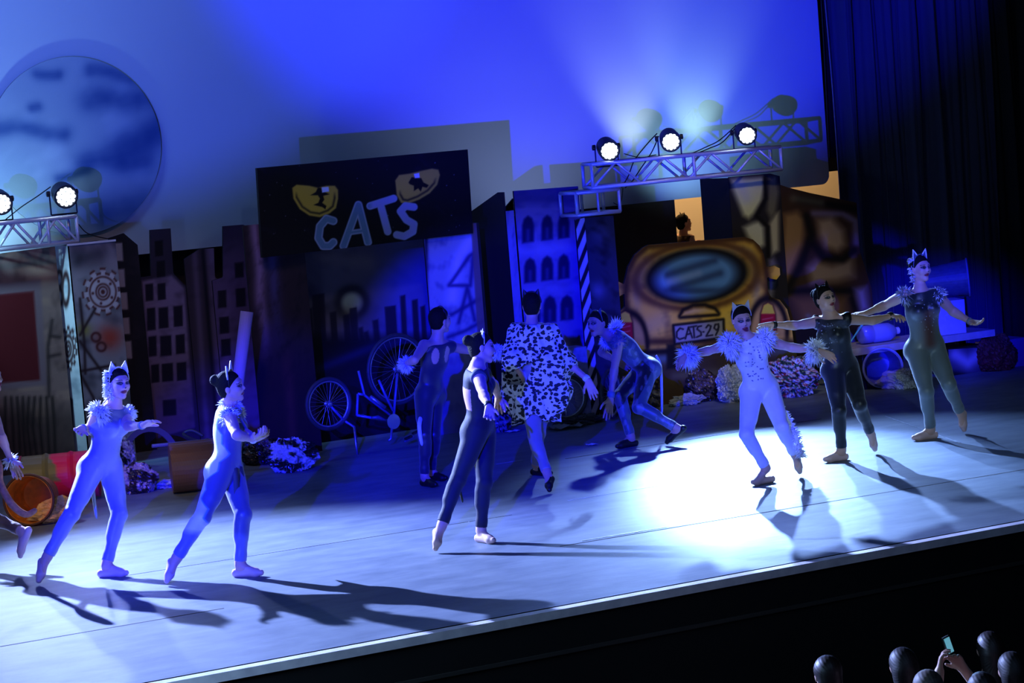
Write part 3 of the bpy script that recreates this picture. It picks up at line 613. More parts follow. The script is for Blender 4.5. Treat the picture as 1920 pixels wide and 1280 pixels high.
# ---- lorry flat
def pt_lorry(u, v):
    c = np.ones(u.shape + (3,)) * np.array([62, 40, 26]) / 255
    def blob(c, pts, col, w_): return mixc(c, col, soft(sd_poly(u, v, pts) + w_ * .3, w_))
    c = blob(c, [(1468, 400), (1495, 394), (1512, 408), (1508, 460), (1485, 515), (1470, 540), (1464, 480)], (156, 118, 72), 8)
    c = blob(c, [(1530, 410), (1560, 404), (1584, 430), (1588, 460), (1570, 474), (1545, 464), (1532, 440)], (176, 146, 112), 9)
    c = blob(c, [(1510, 500), (1530, 485), (1560, 494), (1602, 476), (1604, 520), (1570, 530), (1520, 534)], (150, 124, 102), 10)
    c = mixc(c, (140, 122, 160), np.exp(-(sd_line(u, v, [(1525, 400), (1580, 400), (1604, 415), (1606, 455)]) / 7) ** 2) * .7)  # violet upper right edge: blue stage light put into the paint
    for l in [[(1512, 405), (1522, 440), (1500, 500), (1475, 545)], [(1522, 455), (1545, 482), (1580, 486), (1600, 470)], [(1460, 546), (1600, 545)], [(1500, 375), (1560, 384), (1604, 392)], [(1596, 560), (1612, 590)]]:
        c = mixc(c, (14, 9, 8), np.exp(-(sd_line(u, v, l) / 8) ** 2) * .95)
    c = blob(c, [(1482, 556), (1540, 552), (1590, 556), (1590, 600), (1500, 606)], (112, 78, 44), 12); c = blob(c, [(1600, 540), (1625, 536), (1632, 580), (1612, 590)], (140, 122, 160), 8)  # violet patch at right is blue stage light put into the paint
    c = mixc(c, (110, 104, 84), np.exp(-(sd_seg(u, v, (1488, 372), (1540, 380)) / 8) ** 2) * .6); c = mixc(c, (20, 15, 13), np.clip((v - 606) / 14, 0, .85)); c = mixc(c, (120, 124, 120), np.exp(-(sd_seg(u, v, (1515, 592), (1525, 598)) / 5) ** 2) * .6)
    return c
P = close([(1462, 346), (1480, 352), (1520, 362), (1560, 370), (1606, 380), (1612, 470), (1634, 540), (1640, 600)], 8.55)
tag(panel('painted_flat', P, mp_, pt_lorry, cell=.011), 'brown airbrushed lorry-shaped flat right of the car flat', 'scenery', 'painted scenery flats')
def pt_rock(u, v):
    c = np.ones(u.shape + (3,)) * np.array([60, 54, 84]) / 255; c = mixc(c, (190, 172, 206), np.exp(-(sd_line(u, v, [(1792, 665), (1815, 680), (1835, 665)]) / 13) ** 2) * .8)
    c = mixc(c, (170, 150, 190), np.exp(-(sd_seg(u, v, (1790, 718), (1812, 722)) / 6) ** 2) * .8); c = mixc(c, (12, 12, 20), np.exp(-(sd_line(u, v, [(1785, 700), (1820, 708), (1815, 725)]) / 6) ** 2)); return mixc(c, (96, 110, 84), soft(-(u - 1842), 2) * .6)
P = close([(1778, 655), (1856, 650)], 7.35)
bx_ = empty('painted_box', base(P), 'low painted box with purple rock shapes under the bench at right', 'box'); panel('front_board', P, mp_, pt_rock, bx_, cell=.012, th=.012)
MB().box((P[0][0], 7.375, 0), (P[-1][0], 7.75, P[1][2] - .01)).build('body', mblack, bx_)
# ================================================================ trusses, lamps, cables
mal = mat('brushed_aluminium', (215, 220, 228), .35, metal=.35); mhouse = mat('lamp_housing_black', (22, 22, 26), .45)
mlens = mat('lit_led', (225, 240, 255), .3, emit=9.); mcable = mat('rubber_cable', (10, 10, 12), .6)
def truss(name, a, b, dep, hgt, bays, label, flanges=(), rungs=False):
    """box truss from a to b (front bottom corners), depth vector dep, height hgt"""
    a = np.array(a); b = np.array(b); dep = np.array(dep); h = np.array([0, 0, hgt]); t = empty(name, (a + b) / 2, label, 'truss')
    r = .021
    for o in (0 * dep, dep, h, dep + h): MB().tube([a + o, b + o], r, 8).build('main_tube', mal, t, smooth=True)
    for f0, f1 in (((0 * dep), h), (dep, dep + h), (0 * dep, dep), (h, dep + h)):
        mb = MB()
        for k in range(bays):
            p = a + (b - a) * k / bays; q = a + (b - a) * (k + .5) / bays; s = a + (b - a) * (k + 1) / bays
            if rungs: MB().tube([p + f0, p + f1], r * .7, 6).build('rung', mal, t, smooth=True)
            else: mb.tube([p + f0, q + f1], r * .65, 6); mb.tube([q + f1, s + f0], r * .65, 6)
        if not rungs: mb.build('lattice', mal, t, smooth=True)
    for fl in (0.,) + tuple(flanges) + (1.,):
        p = a + (b - a) * fl; mb = MB()
        c = [p, p + dep, p + dep + h, p + h]
        for i in range(4): mb.tube([c[i], c[(i + 1) % 4]], r * .9, 6)
        mb.build('end_frame', mal, t, smooth=True)
    return t
Yt = 8.3
A0 = VY(1112, 352, Yt); A1 = VY(1297, 334, Yt); A2 = VY(1466, 318, Yt)
ht = VY(1110, 308, Yt)[2] - A0[2]
dep = np.array([.04, .27, 0.])
A1z = A1.copy(); A1z[2] = A0[2]; A2z = A2.copy(); A2z[2] = A0[2]
truss('lighting_truss', A0, A2z, dep, ht, 4, 'long aluminium box truss carrying three lit lamps at right', (.53,))
B0 = VY(1083, 404, 8.32); B1 = VY(1163, 397, 8.32); B1[2] = B0[2]
truss('lighting_truss', B0, B1, np.array([-.02, .32, 0]), VY(1083, 362, 8.32)[2] - B0[2], 2, 'short square truss piece below the left end of long truss', (), True)
Yl = 9.8
C0 = VY(-160, 492, Yl); C1 = VY(147, 452, Yl); C1[2] = C0[2] = (VY(147, 453, Yl)[2])
truss('lighting_truss', C0, C1, np.array([.0, .30, 0]), VY(147, 405, Yl)[2] - C1[2], 4, 'bright aluminium truss end at the left edge carrying lit lamps', (.82,))
def lamp(loc, aim, r, label, W=None):
    """loc: centre of the lens"""
    loc = np.array(loc, float); ax = np.array(aim, float) - loc; ax /= np.linalg.norm(ax)
    t = empty('stage_lamp', loc, label, 'lamp', 'lit stage lamps on the trusses')
    mb = MB().lathe(loc - ax * .30, ax, [(0, r * .35), (.02, r * .62), (.07, r * .82), (.10, r * .84), (.11, r * .96), (.2, r * .98), (.21, r * 1.06), (.305, r * 1.06), (.305, r * .9), (.285, r * .9)], 28)
    h = mb.build('housing', mhouse, t, smooth=False)
    e1 = np.cross(ax, [0, 0, 1]); e1 /= np.linalg.norm(e1); e2 = np.cross(e1, ax)
    mb = MB()
    for k in range(19):
        rr = 0 if k == 0 else (.36 * r if k < 7 else .68 * r); th = k * 1.0472 if k < 7 else k * .5236
        c = loc + rr * (math.cos(th) * e1 + math.sin(th) * e2); mb.lathe(c - ax * .01, ax, [(0, r * .165), (.012, r * .165), (.018, r * .1)], 12)
    mb.build('lens', mlens, t)
    mb = MB(); c = loc - ax * .16; z0 = -.16 - r
    for s in (-1, 1):
        p = c + e1 * s * r * 1.15; mb.tube([p, [p[0], p[1], c[2] + z0 * .85 + .02]], .008, 6)
    mb.tube([np.array([*(c + e1 * r * 1.15)[:2], c[2] + z0 * .85 + .02]), np.array([*(c - e1 * r * 1.15)[:2], c[2] + z0 * .85 + .02])], .009, 6)
    mb.build('yoke', mhouse, t)
    for s in (-1, 1): MB().lathe(c + e1 * s * r * 1.1, e1 * s, [(0, .03), (.03, .03), (.035, .02)], 10).build('knob', mhouse, t)
    return t
lamp(VY(1143, 283, 8.27), (3.4, 2.0, 0.8), .105, 'lit stage lamp at the left end of the right truss')
lamp(VY(1258, 266, 8.27), (3.2, 2.0, .8), .105, 'lit stage lamp in the middle of the right truss')
lamp(VY(1401, 254, 8.27), (4.6, 1.0, .8), .102, 'lit stage lamp near the right end of the right truss')
lamp(VY(124, 369, Yl), (-.6, 1.0, .4), .115, 'lit stage lamp on the end of the left truss')
lamp(VY(2, 382, Yl), (-1.6, 1.0, .4), .11, 'lit stage lamp cut by the left edge of the picture')
def cable(pts, r, label, m=mcable):
    P = [np.array(p) for p in pts]; out = []
    for i in range(len(P) - 1):
        p0 = P[max(i-1, 0)]; p1 = P[i]; p2 = P[i+1]; p3 = P[min(i+2, len(P)-1)]
        for t in np.linspace(0, 1, 8, endpoint=False):
            out.append(.5 * ((2*p1) + (-p0+p2)*t + (2*p0-5*p1+4*p2-p3)*t*t + (-p0+3*p1-3*p2+p3)*t**3))
    out.append(P[-1]); return tag(MB().tube(out, r, 6).build('cable', m, smooth=True), label, 'cable')
def pl(l, Y): return [VY(u, v, Y) for u, v in l]
cable(pl([(1232, 250), (1215, 268), (1190, 300), (1178, 330), (1165, 352)], 8.5), .006, 'thin black cable from the middle right lamp down to the truss end')
cable(pl([(1380, 235), (1350, 262), (1325, 275), (1290, 290), (1270, 292)], 8.5), .006, 'black cable sagging between the middle and right lamps')
cable(pl([(1380, 238), (1355, 266), (1330, 278), (1298, 291)], 8.54), .006, 'second black cable sagging toward the right lamp')
cable(pl([(1235, 255), (1222, 285), (1200, 318), (1185, 340), (1172, 352)], 8.55), .006, 'black cable hanging behind the truss lattice')
cable(pl([(1170, 288), (1200, 295), (1230, 290)], 8.5), .005, 'thin cable between left and middle lamps of right truss')
cable(pl([(1168, 352), (1166, 370), (1162, 384), (1150, 380)], 8.5), .005, 'cable loop at the corner of the two right trusses')
cable(pl([(95, 350), (70, 368), (40, 388), (10, 412)], 10.1), .006, 'thin cable running down behind the left truss lamp')
cable(pl([(147, 420), (162, 436), (185, 444), (206, 448)], 10.0), .006, 'cable from the left truss end to the column top')
# ================================================================ props along the back
def blob(name, c, r, m, label, cat, seed, bumps=.18, cols=None, group=None, n=40, crinkle=.03, squash=1., parent=None, frq=3.2):
    rs = np.random.RandomState(seed); th, ph = np.meshgrid(np.linspace(0, math.pi, n), np.linspace(0, 2 * math.pi, 2 * n, endpoint=False), indexing='ij')
    D = np.stack([np.sin(th) * np.cos(ph), np.sin(th) * np.sin(ph), np.cos(th)], -1); q = np.zeros(th.shape)
    for k in range(26):
        d = rs.randn(3); d /= np.linalg.norm(d); f = frq * (1 + k * .28); q += np.abs(np.sin(D @ d * f + rs.rand() * 6)) / (1 + k * .35)
    q = q / q.std(); q -= q.mean()
    rr = 1 + bumps * q * .35 + crinkle * rs.randn(*th.shape)
    V = D * rr[..., None] * np.array(r); V[..., 2] = np.maximum(V[..., 2], -r[2] * .82) ; V = V + np.array([c[0], c[1], c[2] + r[2] * .82]); V = V.reshape(-1, 3)
    F = []; w_ = 2 * n
    for i in range(n - 1):
        a = np.arange(w_) + i * w_; b_ = (np.arange(w_) + 1) % w_ + i * w_; F += np.stack([a, b_, b_ + w_, a + w_], 1).tolist()
    cc = None
    if cols is not None: cc = cols(V, D.reshape(-1, 3), rs)
    o = mesh(name, V, F, m, parent, smooth=False, cols=cc)
    return tag(o, label, cat, group) if parent is None else o
mfoil = matcol('crumpled_wrap', .28, .7, bump=.5, nscale=45); mfoilc = mat('crumpled_foil', (170, 175, 190), .25, spec=.8, bump=.6, nscale=50, noise=.5)
def camo(a, b_, s):
    def f(V, D, rs):
        n_ = np.zeros(len(V))
        for k in range(7):
            d = rs.randn(3); n_ += np.sin(V @ d * s * (1 + .4 * k) + rs.rand() * 6) / (1 + .3 * k)
        return np.where(n_[:, None] > 0.1, np.array(a) / 255., np.array(b_) / 255.) + rs.randn(len(V))[:, None] * .03
    return f
pal = np.array([(200, 205, 205), (20, 60, 45), (150, 30, 45), (18, 22, 30), (190, 190, 200), (30, 90, 80)]) / 255.
def floral(V, D, rs):
    c = rs.randn(700, 3); 
    k = np.floor((V[:, 0] * 38 + 2.2 * np.sin(V[:, 2] * 55 + V[:, 0] * 20))).astype(int) * 7 + np.floor(V[:, 2] * 46 + 2 * np.sin(V[:, 0] * 41)).astype(int) * 13
    return pal[(k * 7919 % 11) % 6]
def atpx(u, v): return G(u, v, 0)
blob('rubbish_bag', atpx(256, 893) + [0, .55, 0], (.17, .17, .20), mfoil, 'black and white patched rubbish bag on top behind the first dancer', 'bag', 1, cols=camo((175, 170, 160), (14, 14, 18), 16), group='rubbish bags')
blob('rubbish_bag', atpx(265, 925) + [0, .12, 0], (.19, .18, .15), mfoil, 'mottled brown rubbish bag on the floor right of the first dancer', 'bag', 2, cols=camo((165, 150, 140), (40, 28, 30), 22), group='rubbish bags')
blob('rubbish_bag', atpx(550, 882), (.24, .2, .17), mfoil, 'black and white mottled bag on the floor below the bicycle wheel', 'bag', 3, cols=camo((190, 190, 185), (16, 16, 22), 17), group='rubbish bags')
blob('rubbish_bag', atpx(505, 872) + [0, .2, 0], (.2, .2, .14), mfoil, 'dark rubbish bag partly hidden behind the striped dancer', 'bag', 4, cols=camo((70, 62, 56), (20, 16, 18), 17), group='rubbish bags')
blob('rubbish_bag', atpx(940, 808), (.15, .16, .20), mfoil, 'shiny dark crinkled bag between black dancer and leopard coat', 'bag', 5, cols=camo((120, 120, 140), (14, 14, 20), 34), group='rubbish bags', bumps=.25)
blob('rubbish_bag', atpx(1212, 775) + [0, .1, 0], (.24, .18, .24), mfoil, 'brown crumpled rubbish bag behind the legs of bent dancer', 'bag', 6, cols=camo((120, 104, 84), (22, 18, 18), 26), group='rubbish bags', bumps=.25)
blob('rubbish_bag', atpx(1375, 752), (.17, .16, .20), mfoilc, 'crinkled clear plastic bag left of the white cat dancer', 'bag', 7, group='rubbish bags', bumps=.3, crinkle=.05)
blob('rubbish_bag', atpx(1325, 752) + [0, .08, 0], (.17, .16, .18), mfoil, 'brown crumpled bag against the car flat beside the clear bag', 'bag', 8, cols=camo((84, 66, 54), (30, 22, 20), 26), group='rubbish bags')
blob('rubbish_bag', atpx(1488, 742), (.30, .22, .22), mfoil, 'big bag with bright red green and white pattern behind white dancer', 'bag', 9, cols=floral, group='rubbish bags', bumps=.25, crinkle=.02, n=60)
blob('rubbish_bag', atpx(1700, 728), (.13, .12, .11), mfoilc, 'small clear crumpled bag beside the tipped barrel under the bench', 'bag', 10, group='rubbish bags', bumps=.3, crinkle=.05)
blob('crumpled_cloth', atpx(1290, 758), (.17, .12, .06), mat('grey_cloth', (150, 150, 140), .8, noise=.2), 'low crumpled pale cloth on floor before the car flat', 'cloth', 11, bumps=.5, frq=2)
blob('crumpled_cloth', atpx(1085, 795), (.22, .15, .05), mat('litter_dark', (60, 62, 70), .6, noise=.5, bump=.5), 'heap of dark litter on floor between leopard coat and bent dancer', 'cloth', 12, bumps=.5, frq=3, crinkle=.08)
blob('crumpled_cloth', atpx(318, 915) + [0, .1, 0], (.14, .1, .035), mat('pale_rag', (170, 175, 185), .8, noise=.3), 'flat pale rag on the floor left of the barrel', 'cloth', 13, bumps=.6, frq=2)
mpap = mat('paper', (190, 195, 205), .8)
def paper(u, v, s, seed, label, m=mpap):
    rs = np.random.RandomState(seed); c = G(u, v); n = 7; P = []
    for i in range(n):
        for j in range(n): P.append(c + [s * (i / (n-1) - .5), s * .8 * (j / (n-1) - .5), .008 + .5 * s * .25 * abs(math.sin(i * .9 + seed) * math.cos(j * 1.1))])
    F = [(i*n+j, (i+1)*n+j, (i+1)*n+j+1, i*n+j+1) for i in range(n-1) for j in range(n-1)]
    o = mesh('paper_scrap', P, F, m); md = o.modifiers.new('t', 'SOLIDIFY'); md.thickness = .002; return tag(o, label, 'paper', 'paper scraps on the stage floor')
paper(1110, 835, .10, 1, 'tiny white crumpled paper scrap on dark floor left of the bent dancer')
paper(1058, 803, .34, 2, 'grey sheet of card lying on floor under the coat hem', mat('grey_card', (130, 135, 145), .8))
paper(1075, 794, .26, 3, 'blue-lit creased sheet lying on top of the grey card')
paper(232, 913, .16, 4, 'small torn sheet at the foot of the mottled bag')
paper(962, 810, .12, 6, 'little paper flake by the dark crinkled bag')
# ---- barrels and buckets
def drum(name, p0, p1, r0, r1, m, label, cat, open_end=True, ribs=2, rimm=None, inner=None):
    p0 = np.array(p0, float); p1 = np.array(p1, float); ax = p1 - p0; L = np.linalg.norm(ax); ax /= L
    t = empty(name, ((p0 + p1) / 2) * [1, 1, 0] + [0, 0, max(0, min(p0[2], p1[2]) - max(r0, r1))], label, cat)
    prof = [(0, r0 * .9), (0, r0)]
    N = 14
    for k in range(1, N):
        f = k / N; r_ = r0 + (r1 - r0) * f
        bump_ = .012 if (ribs and (k * (ribs + 1)) % N < (ribs + 1) and k > 1) else 0
        prof.append((L * f, r_ + bump_))
    prof += [(L, r1)]
    if open_end: prof += [(L, r1 - .012), (.02, r0 - .012)]
    MB().lathe(p0, ax, prof, 36, True).build('body', m, t, smooth=False)
    a = np.cross(ax, [0, 0, 1]); a /= np.linalg.norm(a); b_ = np.cross(ax, a); c = [p1 + (r1 + .004) * (math.cos(th) * a + math.sin(th) * b_) for th in np.linspace(0, 2 * math.pi, 41)]
    MB().tube(c, .011, 8, False).build('rim', rimm or m, t, smooth=True)
    if inner is not None: MB().lathe(p1 - ax * .10, ax, [(0, r1 * .2), (.004, r1 * .93)], 30).build('lid', inner, t)
    return t
def wood_mat(name, rgb):
    m = mat(name, rgb, .35); nt = m.node_tree; b = nt.nodes['Principled BSDF']; tc = nt.nodes.new('ShaderNodeTexCoord'); wv = nt.nodes.new('ShaderNodeTexWave')
    wv.bands_direction = 'X'; wv.inputs['Scale'].default_value = 26; wv.inputs['Distortion'].default_value = 1.2; cr = nt.nodes.new('ShaderNodeValToRGB')
    c = np.array(s2l(np.array(rgb) / 255)); cr.color_ramp.elements[0].color = (*(c * .45), 1); cr.color_ramp.elements[1].color = (*c, 1)
    nt.links.new(tc.outputs['Object'], wv.inputs[0]); nt.links.new(wv.outputs[0], cr.inputs[0]); nt.links.new(cr.outputs[0], b.inputs['Base Color']); return m
c = G(365, 925); drum('wooden_drum', c + [-.14, .2, .235], c + [.42, .05, .235], .23, .23, wood_mat('striped_wood', (150, 108, 92)), 'brown striped wooden drum lying on its side behind striped dancer', 'barrel', False, 0, mtrim)
c = G(60, 985); drum('orange_bucket', c + [.18, .28, .22], c + [-.02, -.05, .235], .16, .215, mat('rusty_orange_plastic', (214, 120, 30), .5, noise=.4, nscale=9), 'orange rust-stained bucket tipped over at the left edge', 'bucket', True, 0, mat('dark_rust', (80, 40, 20), .6))
blob('crumpled_cloth', G(100, 975) + [.0, -.12, 0], (.22, .13, .11), mat('yellow_spill', (222, 168, 84), .6, noise=.35, nscale=12), 'yellow orange cloth spilling out of the tipped bucket', 'cloth', 21, bumps=.3, frq=2)
c = G(150, 950); drum('pink_barrel', c + [-.42, .55, .23], c + [.30, .30, .23], .21, .22, matcol('paint_splashed', .45), 'pink barrel with olive paint lying behind the first dancer', 'barrel', True, 2) if 0 else None
t = empty('pink_barrel', c + [0, .45, 0], 'pink and olive painted barrel lying behind the first dancer', 'barrel')
p0 = c + np.array([-.34, .60, .235]); p1 = c + np.array([.30, .36, .235]); ax = (p1 - p0); L = np.linalg.norm(ax); ax /= L
mbb = MB(); prof = [(0, .19), (0, .21)] + [(L * k / 24, .215 + (.012 if k in (8, 16) else 0)) for k in range(1, 24)] + [(L, .21), (L, .19)]; mbb.lathe(p0, ax, prof, 48)
Vb = np.array(mbb.V); hh = (Vb - p0) @ ax / L; ang = (Vb - p0)[:, 2]; n_ = np.sin(hh * 23 + ang * 17) * .08 + np.sin(ang * 41) * .04
cb = np.where((hh + n_ < .45)[:, None] & (ang[:, None] > -.02), np.array([120, 116, 76]) / 255., np.array([226, 28, 92]) / 255.)
mbb.build('body', matcol('barrel_paint', .4), t, cols=cb)
for p in (p0, p1): MB().tube([p + .213 * (math.cos(q) * np.array([-ax[1], ax[0], 0]) + math.sin(q) * np.array([0, 0, 1])) for q in np.linspace(0, 6.2832, 37)], .010, 6, False).build('rim', mat('pink_rim', (190, 24, 80), .4), t)
# grey bar, curved hoop and tube near the drum
tag(MB().tube([VY(285, 836, 7.4), VY(345, 830, 7.4), VY(425, 822, 7.4)], .017, 8).build('metal_pole', mat('grey_steel', (150, 155, 165), .4, metal=.6)), 'grey metal pole lying across the wooden drum', 'pole')
cable([G(395, 870) + [0, .15, .27], G(372, 870) + [0, .1, .33], G(356, 872) + [0, .1, .30], G(378, 878) + [0, .0, .27], G(402, 878) + [0, .1, .28]], .017, 'dark looped hose on top of the wooden drum', mat('dark_hose', (50, 52, 60), .5))
arc = [G(325, 885) + np.array([.33 * math.cos(t_) - .05, .55, .0 + .42 * math.sin(t_)]) for t_ in np.linspace(0., 2.9, 16)]
V = []; 
for i, p in enumerate(arc):
    d = np.array([math.cos(.15 + 2.75 * i / 15), 0, math.sin(.15 + 2.75 * i / 15)]); V += [p, p - d * .06, p - d * .06 + [0, .03, 0], p + [0, .03, 0]]
F = []
for i in range(15):
    for k in range(4): F.append((4*i+k, 4*i+(k+1)%4, 4*i+4+(k+1)%4, 4*i+4+k))
tag(mesh('painted_arch', V, F, mat('dull_grey_card', (96, 92, 104), .8)), 'low grey painted arch strip behind the first dancer hand', 'scenery')
tag(MB().tube([VY(438, 780, 8.0) * [1, 1, 0] + [-.12, 0, .02], VY(463, 584, 8.0)], [.055, .062], 20).build('cardboard_tube', mat('lilac_tube', (165, 150, 190), .7), smooth=False), 'tall lilac tube leaning against the dark pillar behind the striped dancer', 'tube')
# ---- bicycles (upturned) in front of the city backdrop
mchr = mat('bike_chrome', (170, 175, 190), .3, metal=.8); mtyre = mat('tyre_rubber', (46, 48, 54), .6); mframe = mat('bike_frame_paint', (110, 115, 150), .35, metal=.3)
def wheel(c, nrm, R_, parent=None, label=None, tyre=.021, spokes=28, group=None, m=None):
    c = np.array(c, float); nrm = np.array(nrm, float); nrm /= np.linalg.norm(nrm)
    a = np.cross(nrm, [0, 0, 1]); a /= np.linalg.norm(a); b_ = np.cross(nrm, a)
    t = empty('spare_wheel', c - [0, 0, R_], label, 'wheel', group) if parent is None else None; pr = t or parent
    cir = lambda r_, o=0: [c + nrm * o + r_ * (math.cos(q) * a + math.sin(q) * b_) for q in np.linspace(0, 2 * math.pi, 49)]
    if parent is not None:
        w_ = MB().tube(cir(R_), tyre, 8, False).build('wheel', m or mtyre, parent, smooth=True); sub = w_
    else: MB().tube(cir(R_), tyre, 8, False).build('tyre', m or mtyre, t, smooth=True); sub = t
    MB().tube(cir(R_ - tyre * 1.1), .011, 6, False).build('wheel_rim', mchr, sub, smooth=True)
    mb = MB()
    for k in range(spokes):
        q = 2 * math.pi * k / spokes; d = math.cos(q) * a + math.sin(q) * b_; e = math.cos(q + .35 * (-1) ** k) * a + math.sin(q + .35 * (-1) ** k) * b_; mb.tube([c + e * .02 + nrm * .02 * (-1) ** k, c + d * (R_ - .02)], .0016, 4)
    mb.build('spokes', mchr, sub); MB().lathe(c - nrm * .04, nrm, [(0, .012), (.005, .026), (.015, .012), (.065, .012), (.075, .026), (.08, .012)], 12).build('hub', mchr, sub)
    return t
Yb = 8.0
bk = empty('bicycle', VY(660, 780, Yb) * [1, 1, 0], 'old upturned bicycle with blue-lit frame before the city backdrop', 'bicycle')
wn = (.15, -1, 0)
W1 = VY(616, 757, Yb); R1 = .245
wheel(W1, wn, R1, bk); 
W2 = VY(745, 692, Yb + .1); wheel(W2, wn, .34, bk)
def vb(u, v, dy=0.): return VY(u, v, Yb + dy)
fr = MB(); 
for l in [((672, 695), (683, 740), (737, 782)), ((671, 738), (669, 778), (682, 778)), ((645, 788), (664, 800), (668, 830)), ((738, 782), (734, 812)), ((745, 700), (738, 782)), ((710, 712), (720, 735), (737, 770)), ((683, 740), (671, 738)), ((616, 757), (645, 788)), ((669, 778), (737, 790))]:
    fr.tube([vb(*q, .02) for q in l], .014, 8)
fr.build('frame', mframe, bk, smooth=True)
MB().tube([vb(694, 743, -.02), vb(722, 764, -.02)], .02, 10).build('down_tube_label', mchr, bk, smooth=True)
MB().tube([vb(664, 800), vb(668, 838), vb(670, 852)], .013, 8).build('handlebar', mchr, bk, smooth=True)
MB().tube([vb(735, 798), vb(733, 822), vb(728, 826)], .012, 8).build('seat_post', mchr, bk, smooth=True)
MB().tube([vb(697, 783, -.05), vb(708, 782, -.05), vb(724, 788, -.05)], [.012, .022, .012], 10).build('saddle', mat('saddle_vinyl', (90, 90, 100), .4), bk, smooth=True)
for q in ((762, 825), (776, 815)): MB().obox(vb(*q, -.1), (.07, 0, .02), (0, .05, 0), (0, 0, .018)).build('pedal', mhouse, bk)
MB().tube([vb(758, 828, -.08), vb(775, 818, -.08)], .009, 6).build('crank', mchr, bk)
MB().lathe(vb(738, 790, -.03), (.15, -1, 0), [(0, .075), (.004, .075), (.005, .03)], 30).build('chainring', mchr, bk)
wheel(VY(1146, 738, 7.6), (.75, -1, 0), .24, None, 'blue-lit wheel leaning behind the hanging arm of the bent dancer')
wheel(VY(1060, 745, 7.9), (-.2, -1, 0.), .22, None, 'dark wheel on the floor between leopard coat and striped column')
# pedestal crate by the striped post
cr_ = VY(1078, 650, 8.0); tag(MB().box((cr_[0] - .1, 7.9, 0.001), (cr_[0] + .08, 8.15, cr_[2])).build('wooden_crate', mat('crate_blue_grey', (120, 118, 160), .7, noise=.2)), 'small upright crate at the foot of the striped column', 'crate')
cb0 = G(925, 800); tag(MB().box((cb0[0] - .15, cb0[1] + .8, 0.001), (cb0[0] + .3, cb0[1] + 1.0, .34)).box((cb0[0] - .17, cb0[1] + .78, .34), (cb0[0] + .32, cb0[1] + 1.02, .37)).build('wooden_crate', mat('crate_indigo', (96, 96, 150), .7, noise=.2)), 'low blue crate behind the crinkled bag by the gateway', 'crate')
# ---- bench with junk at right
Yq = 7.2
Q0 = VY(1594, 652, Yq); Q1 = VY(1866, 630, Yq); zb_ = (Q0[2] + Q1[2]) / 2
bench = empty('bench', (Q0 + Q1) / 2 * [1, 1, 0], 'long low plank bench with junk on top at the right of the stage', 'bench')
mply = mat('painted_plank', (170, 160, 175), .7, noise=.15, nscale=8)
MB().box((Q0[0], Yq, zb_ - .045), (Q1[0], Yq + .55, zb_ + .03)).build('top', mply, bench)
for x_ in (Q0[0] + .12, (Q0[0] + Q1[0]) / 2, Q1[0] - .1):
    for y_ in (Yq + .04, Yq + .46): MB().box((x_, y_, 0), (x_ + .05, y_ + .05, zb_ - .045)).build('leg', mblack, bench)
zt_ = zb_ + .03
bk0 = VY(1611, 690, Yq + .1)
for k in range(5): tag(MB().box((bk0[0] - .14 + .01 * (k % 2), Yq + .1, .235 + k * .038), (bk0[0] + .06, Yq + .34, .27 + k * .038)).build('book', mat('book_cover', (150 - 12 * k, 150, 160), .7)), ['grey-blue book, lowest of the pile under the bench end', 'second lowest book of the pile under the bench', 'middle book of the pile of five under the bench', 'second book from top of the pile under the bench', 'topmost book of the pile just under the bench plank'][k], 'book', 'pile of books under the bench')
tag(MB().box((bk0[0] - .16, Yq + .08, 0.001), (bk0[0] + .08, Yq + .38, .234)).build('crate', mhouse), 'dark crate holding the pile of books under the bench', 'crate')
# box with scratched emblem
bx0 = VY(1742, 640, Yq + .1)[0]; xe = VY(1800, 640, Yq + .1)[0]; zt2 = VY(1795, 563, Yq + .02)[2]
crt = empty('carton', ((bx0 + xe) / 2, Yq + .3, zt_), 'large lavender carton with a scratched crest mark on the bench', 'box')
e_x = np.array([.50, -.10, 0]); e_y = np.array([.13, .40, 0]); o_ = np.array([bx0 - .05, Yq + .13, zt_ + .002])
MB().obox(o_, e_x, e_y, (0, 0, zt2 - zt_)).build('body', mat('carton_card', (180, 172, 205), .75, noise=.06), crt)
mk = MB(); cc_ = o_ + e_x * .52 + np.array([0, -.004, .24])
ux = e_x / np.linalg.norm(e_x)
for l in [[(-.05, .05), (-.02, .02), (0, .06), (.02, .02), (.05, .05), (.045, -.01), (.02, -.04), (0, -.03), (-.02, -.04), (-.045, -.01), (-.05, .05)], [(0, -.03), (.005, -.09)], [(-.03, .02), (.03, -.02)]]:
    mk.tube([cc_ + ux * x - np.array([0, .002, 0]) + [0, 0, z] for x, z in l], .003, 5)
mk.build('crest_mark', mat('chalk', (215, 205, 235), .8), crt)
# big bin lying on the carton
b0 = VY(1757, 548, Yq + .35); b1 = VY(1812, 532, Yq + .2)
dr = zt2 + .19
drum('plastic_bin', [b0[0] - .06, Yq + .50, dr], [b1[0] + .04, Yq + .22, dr + .02], .15, .205, mat('blue_grey_bin', (74, 80, 110), .45, noise=.15), 'large blue-grey bin lying on its side on top of the carton', 'bin', True, 0, mat('bin_rim', (120, 125, 160), .4))
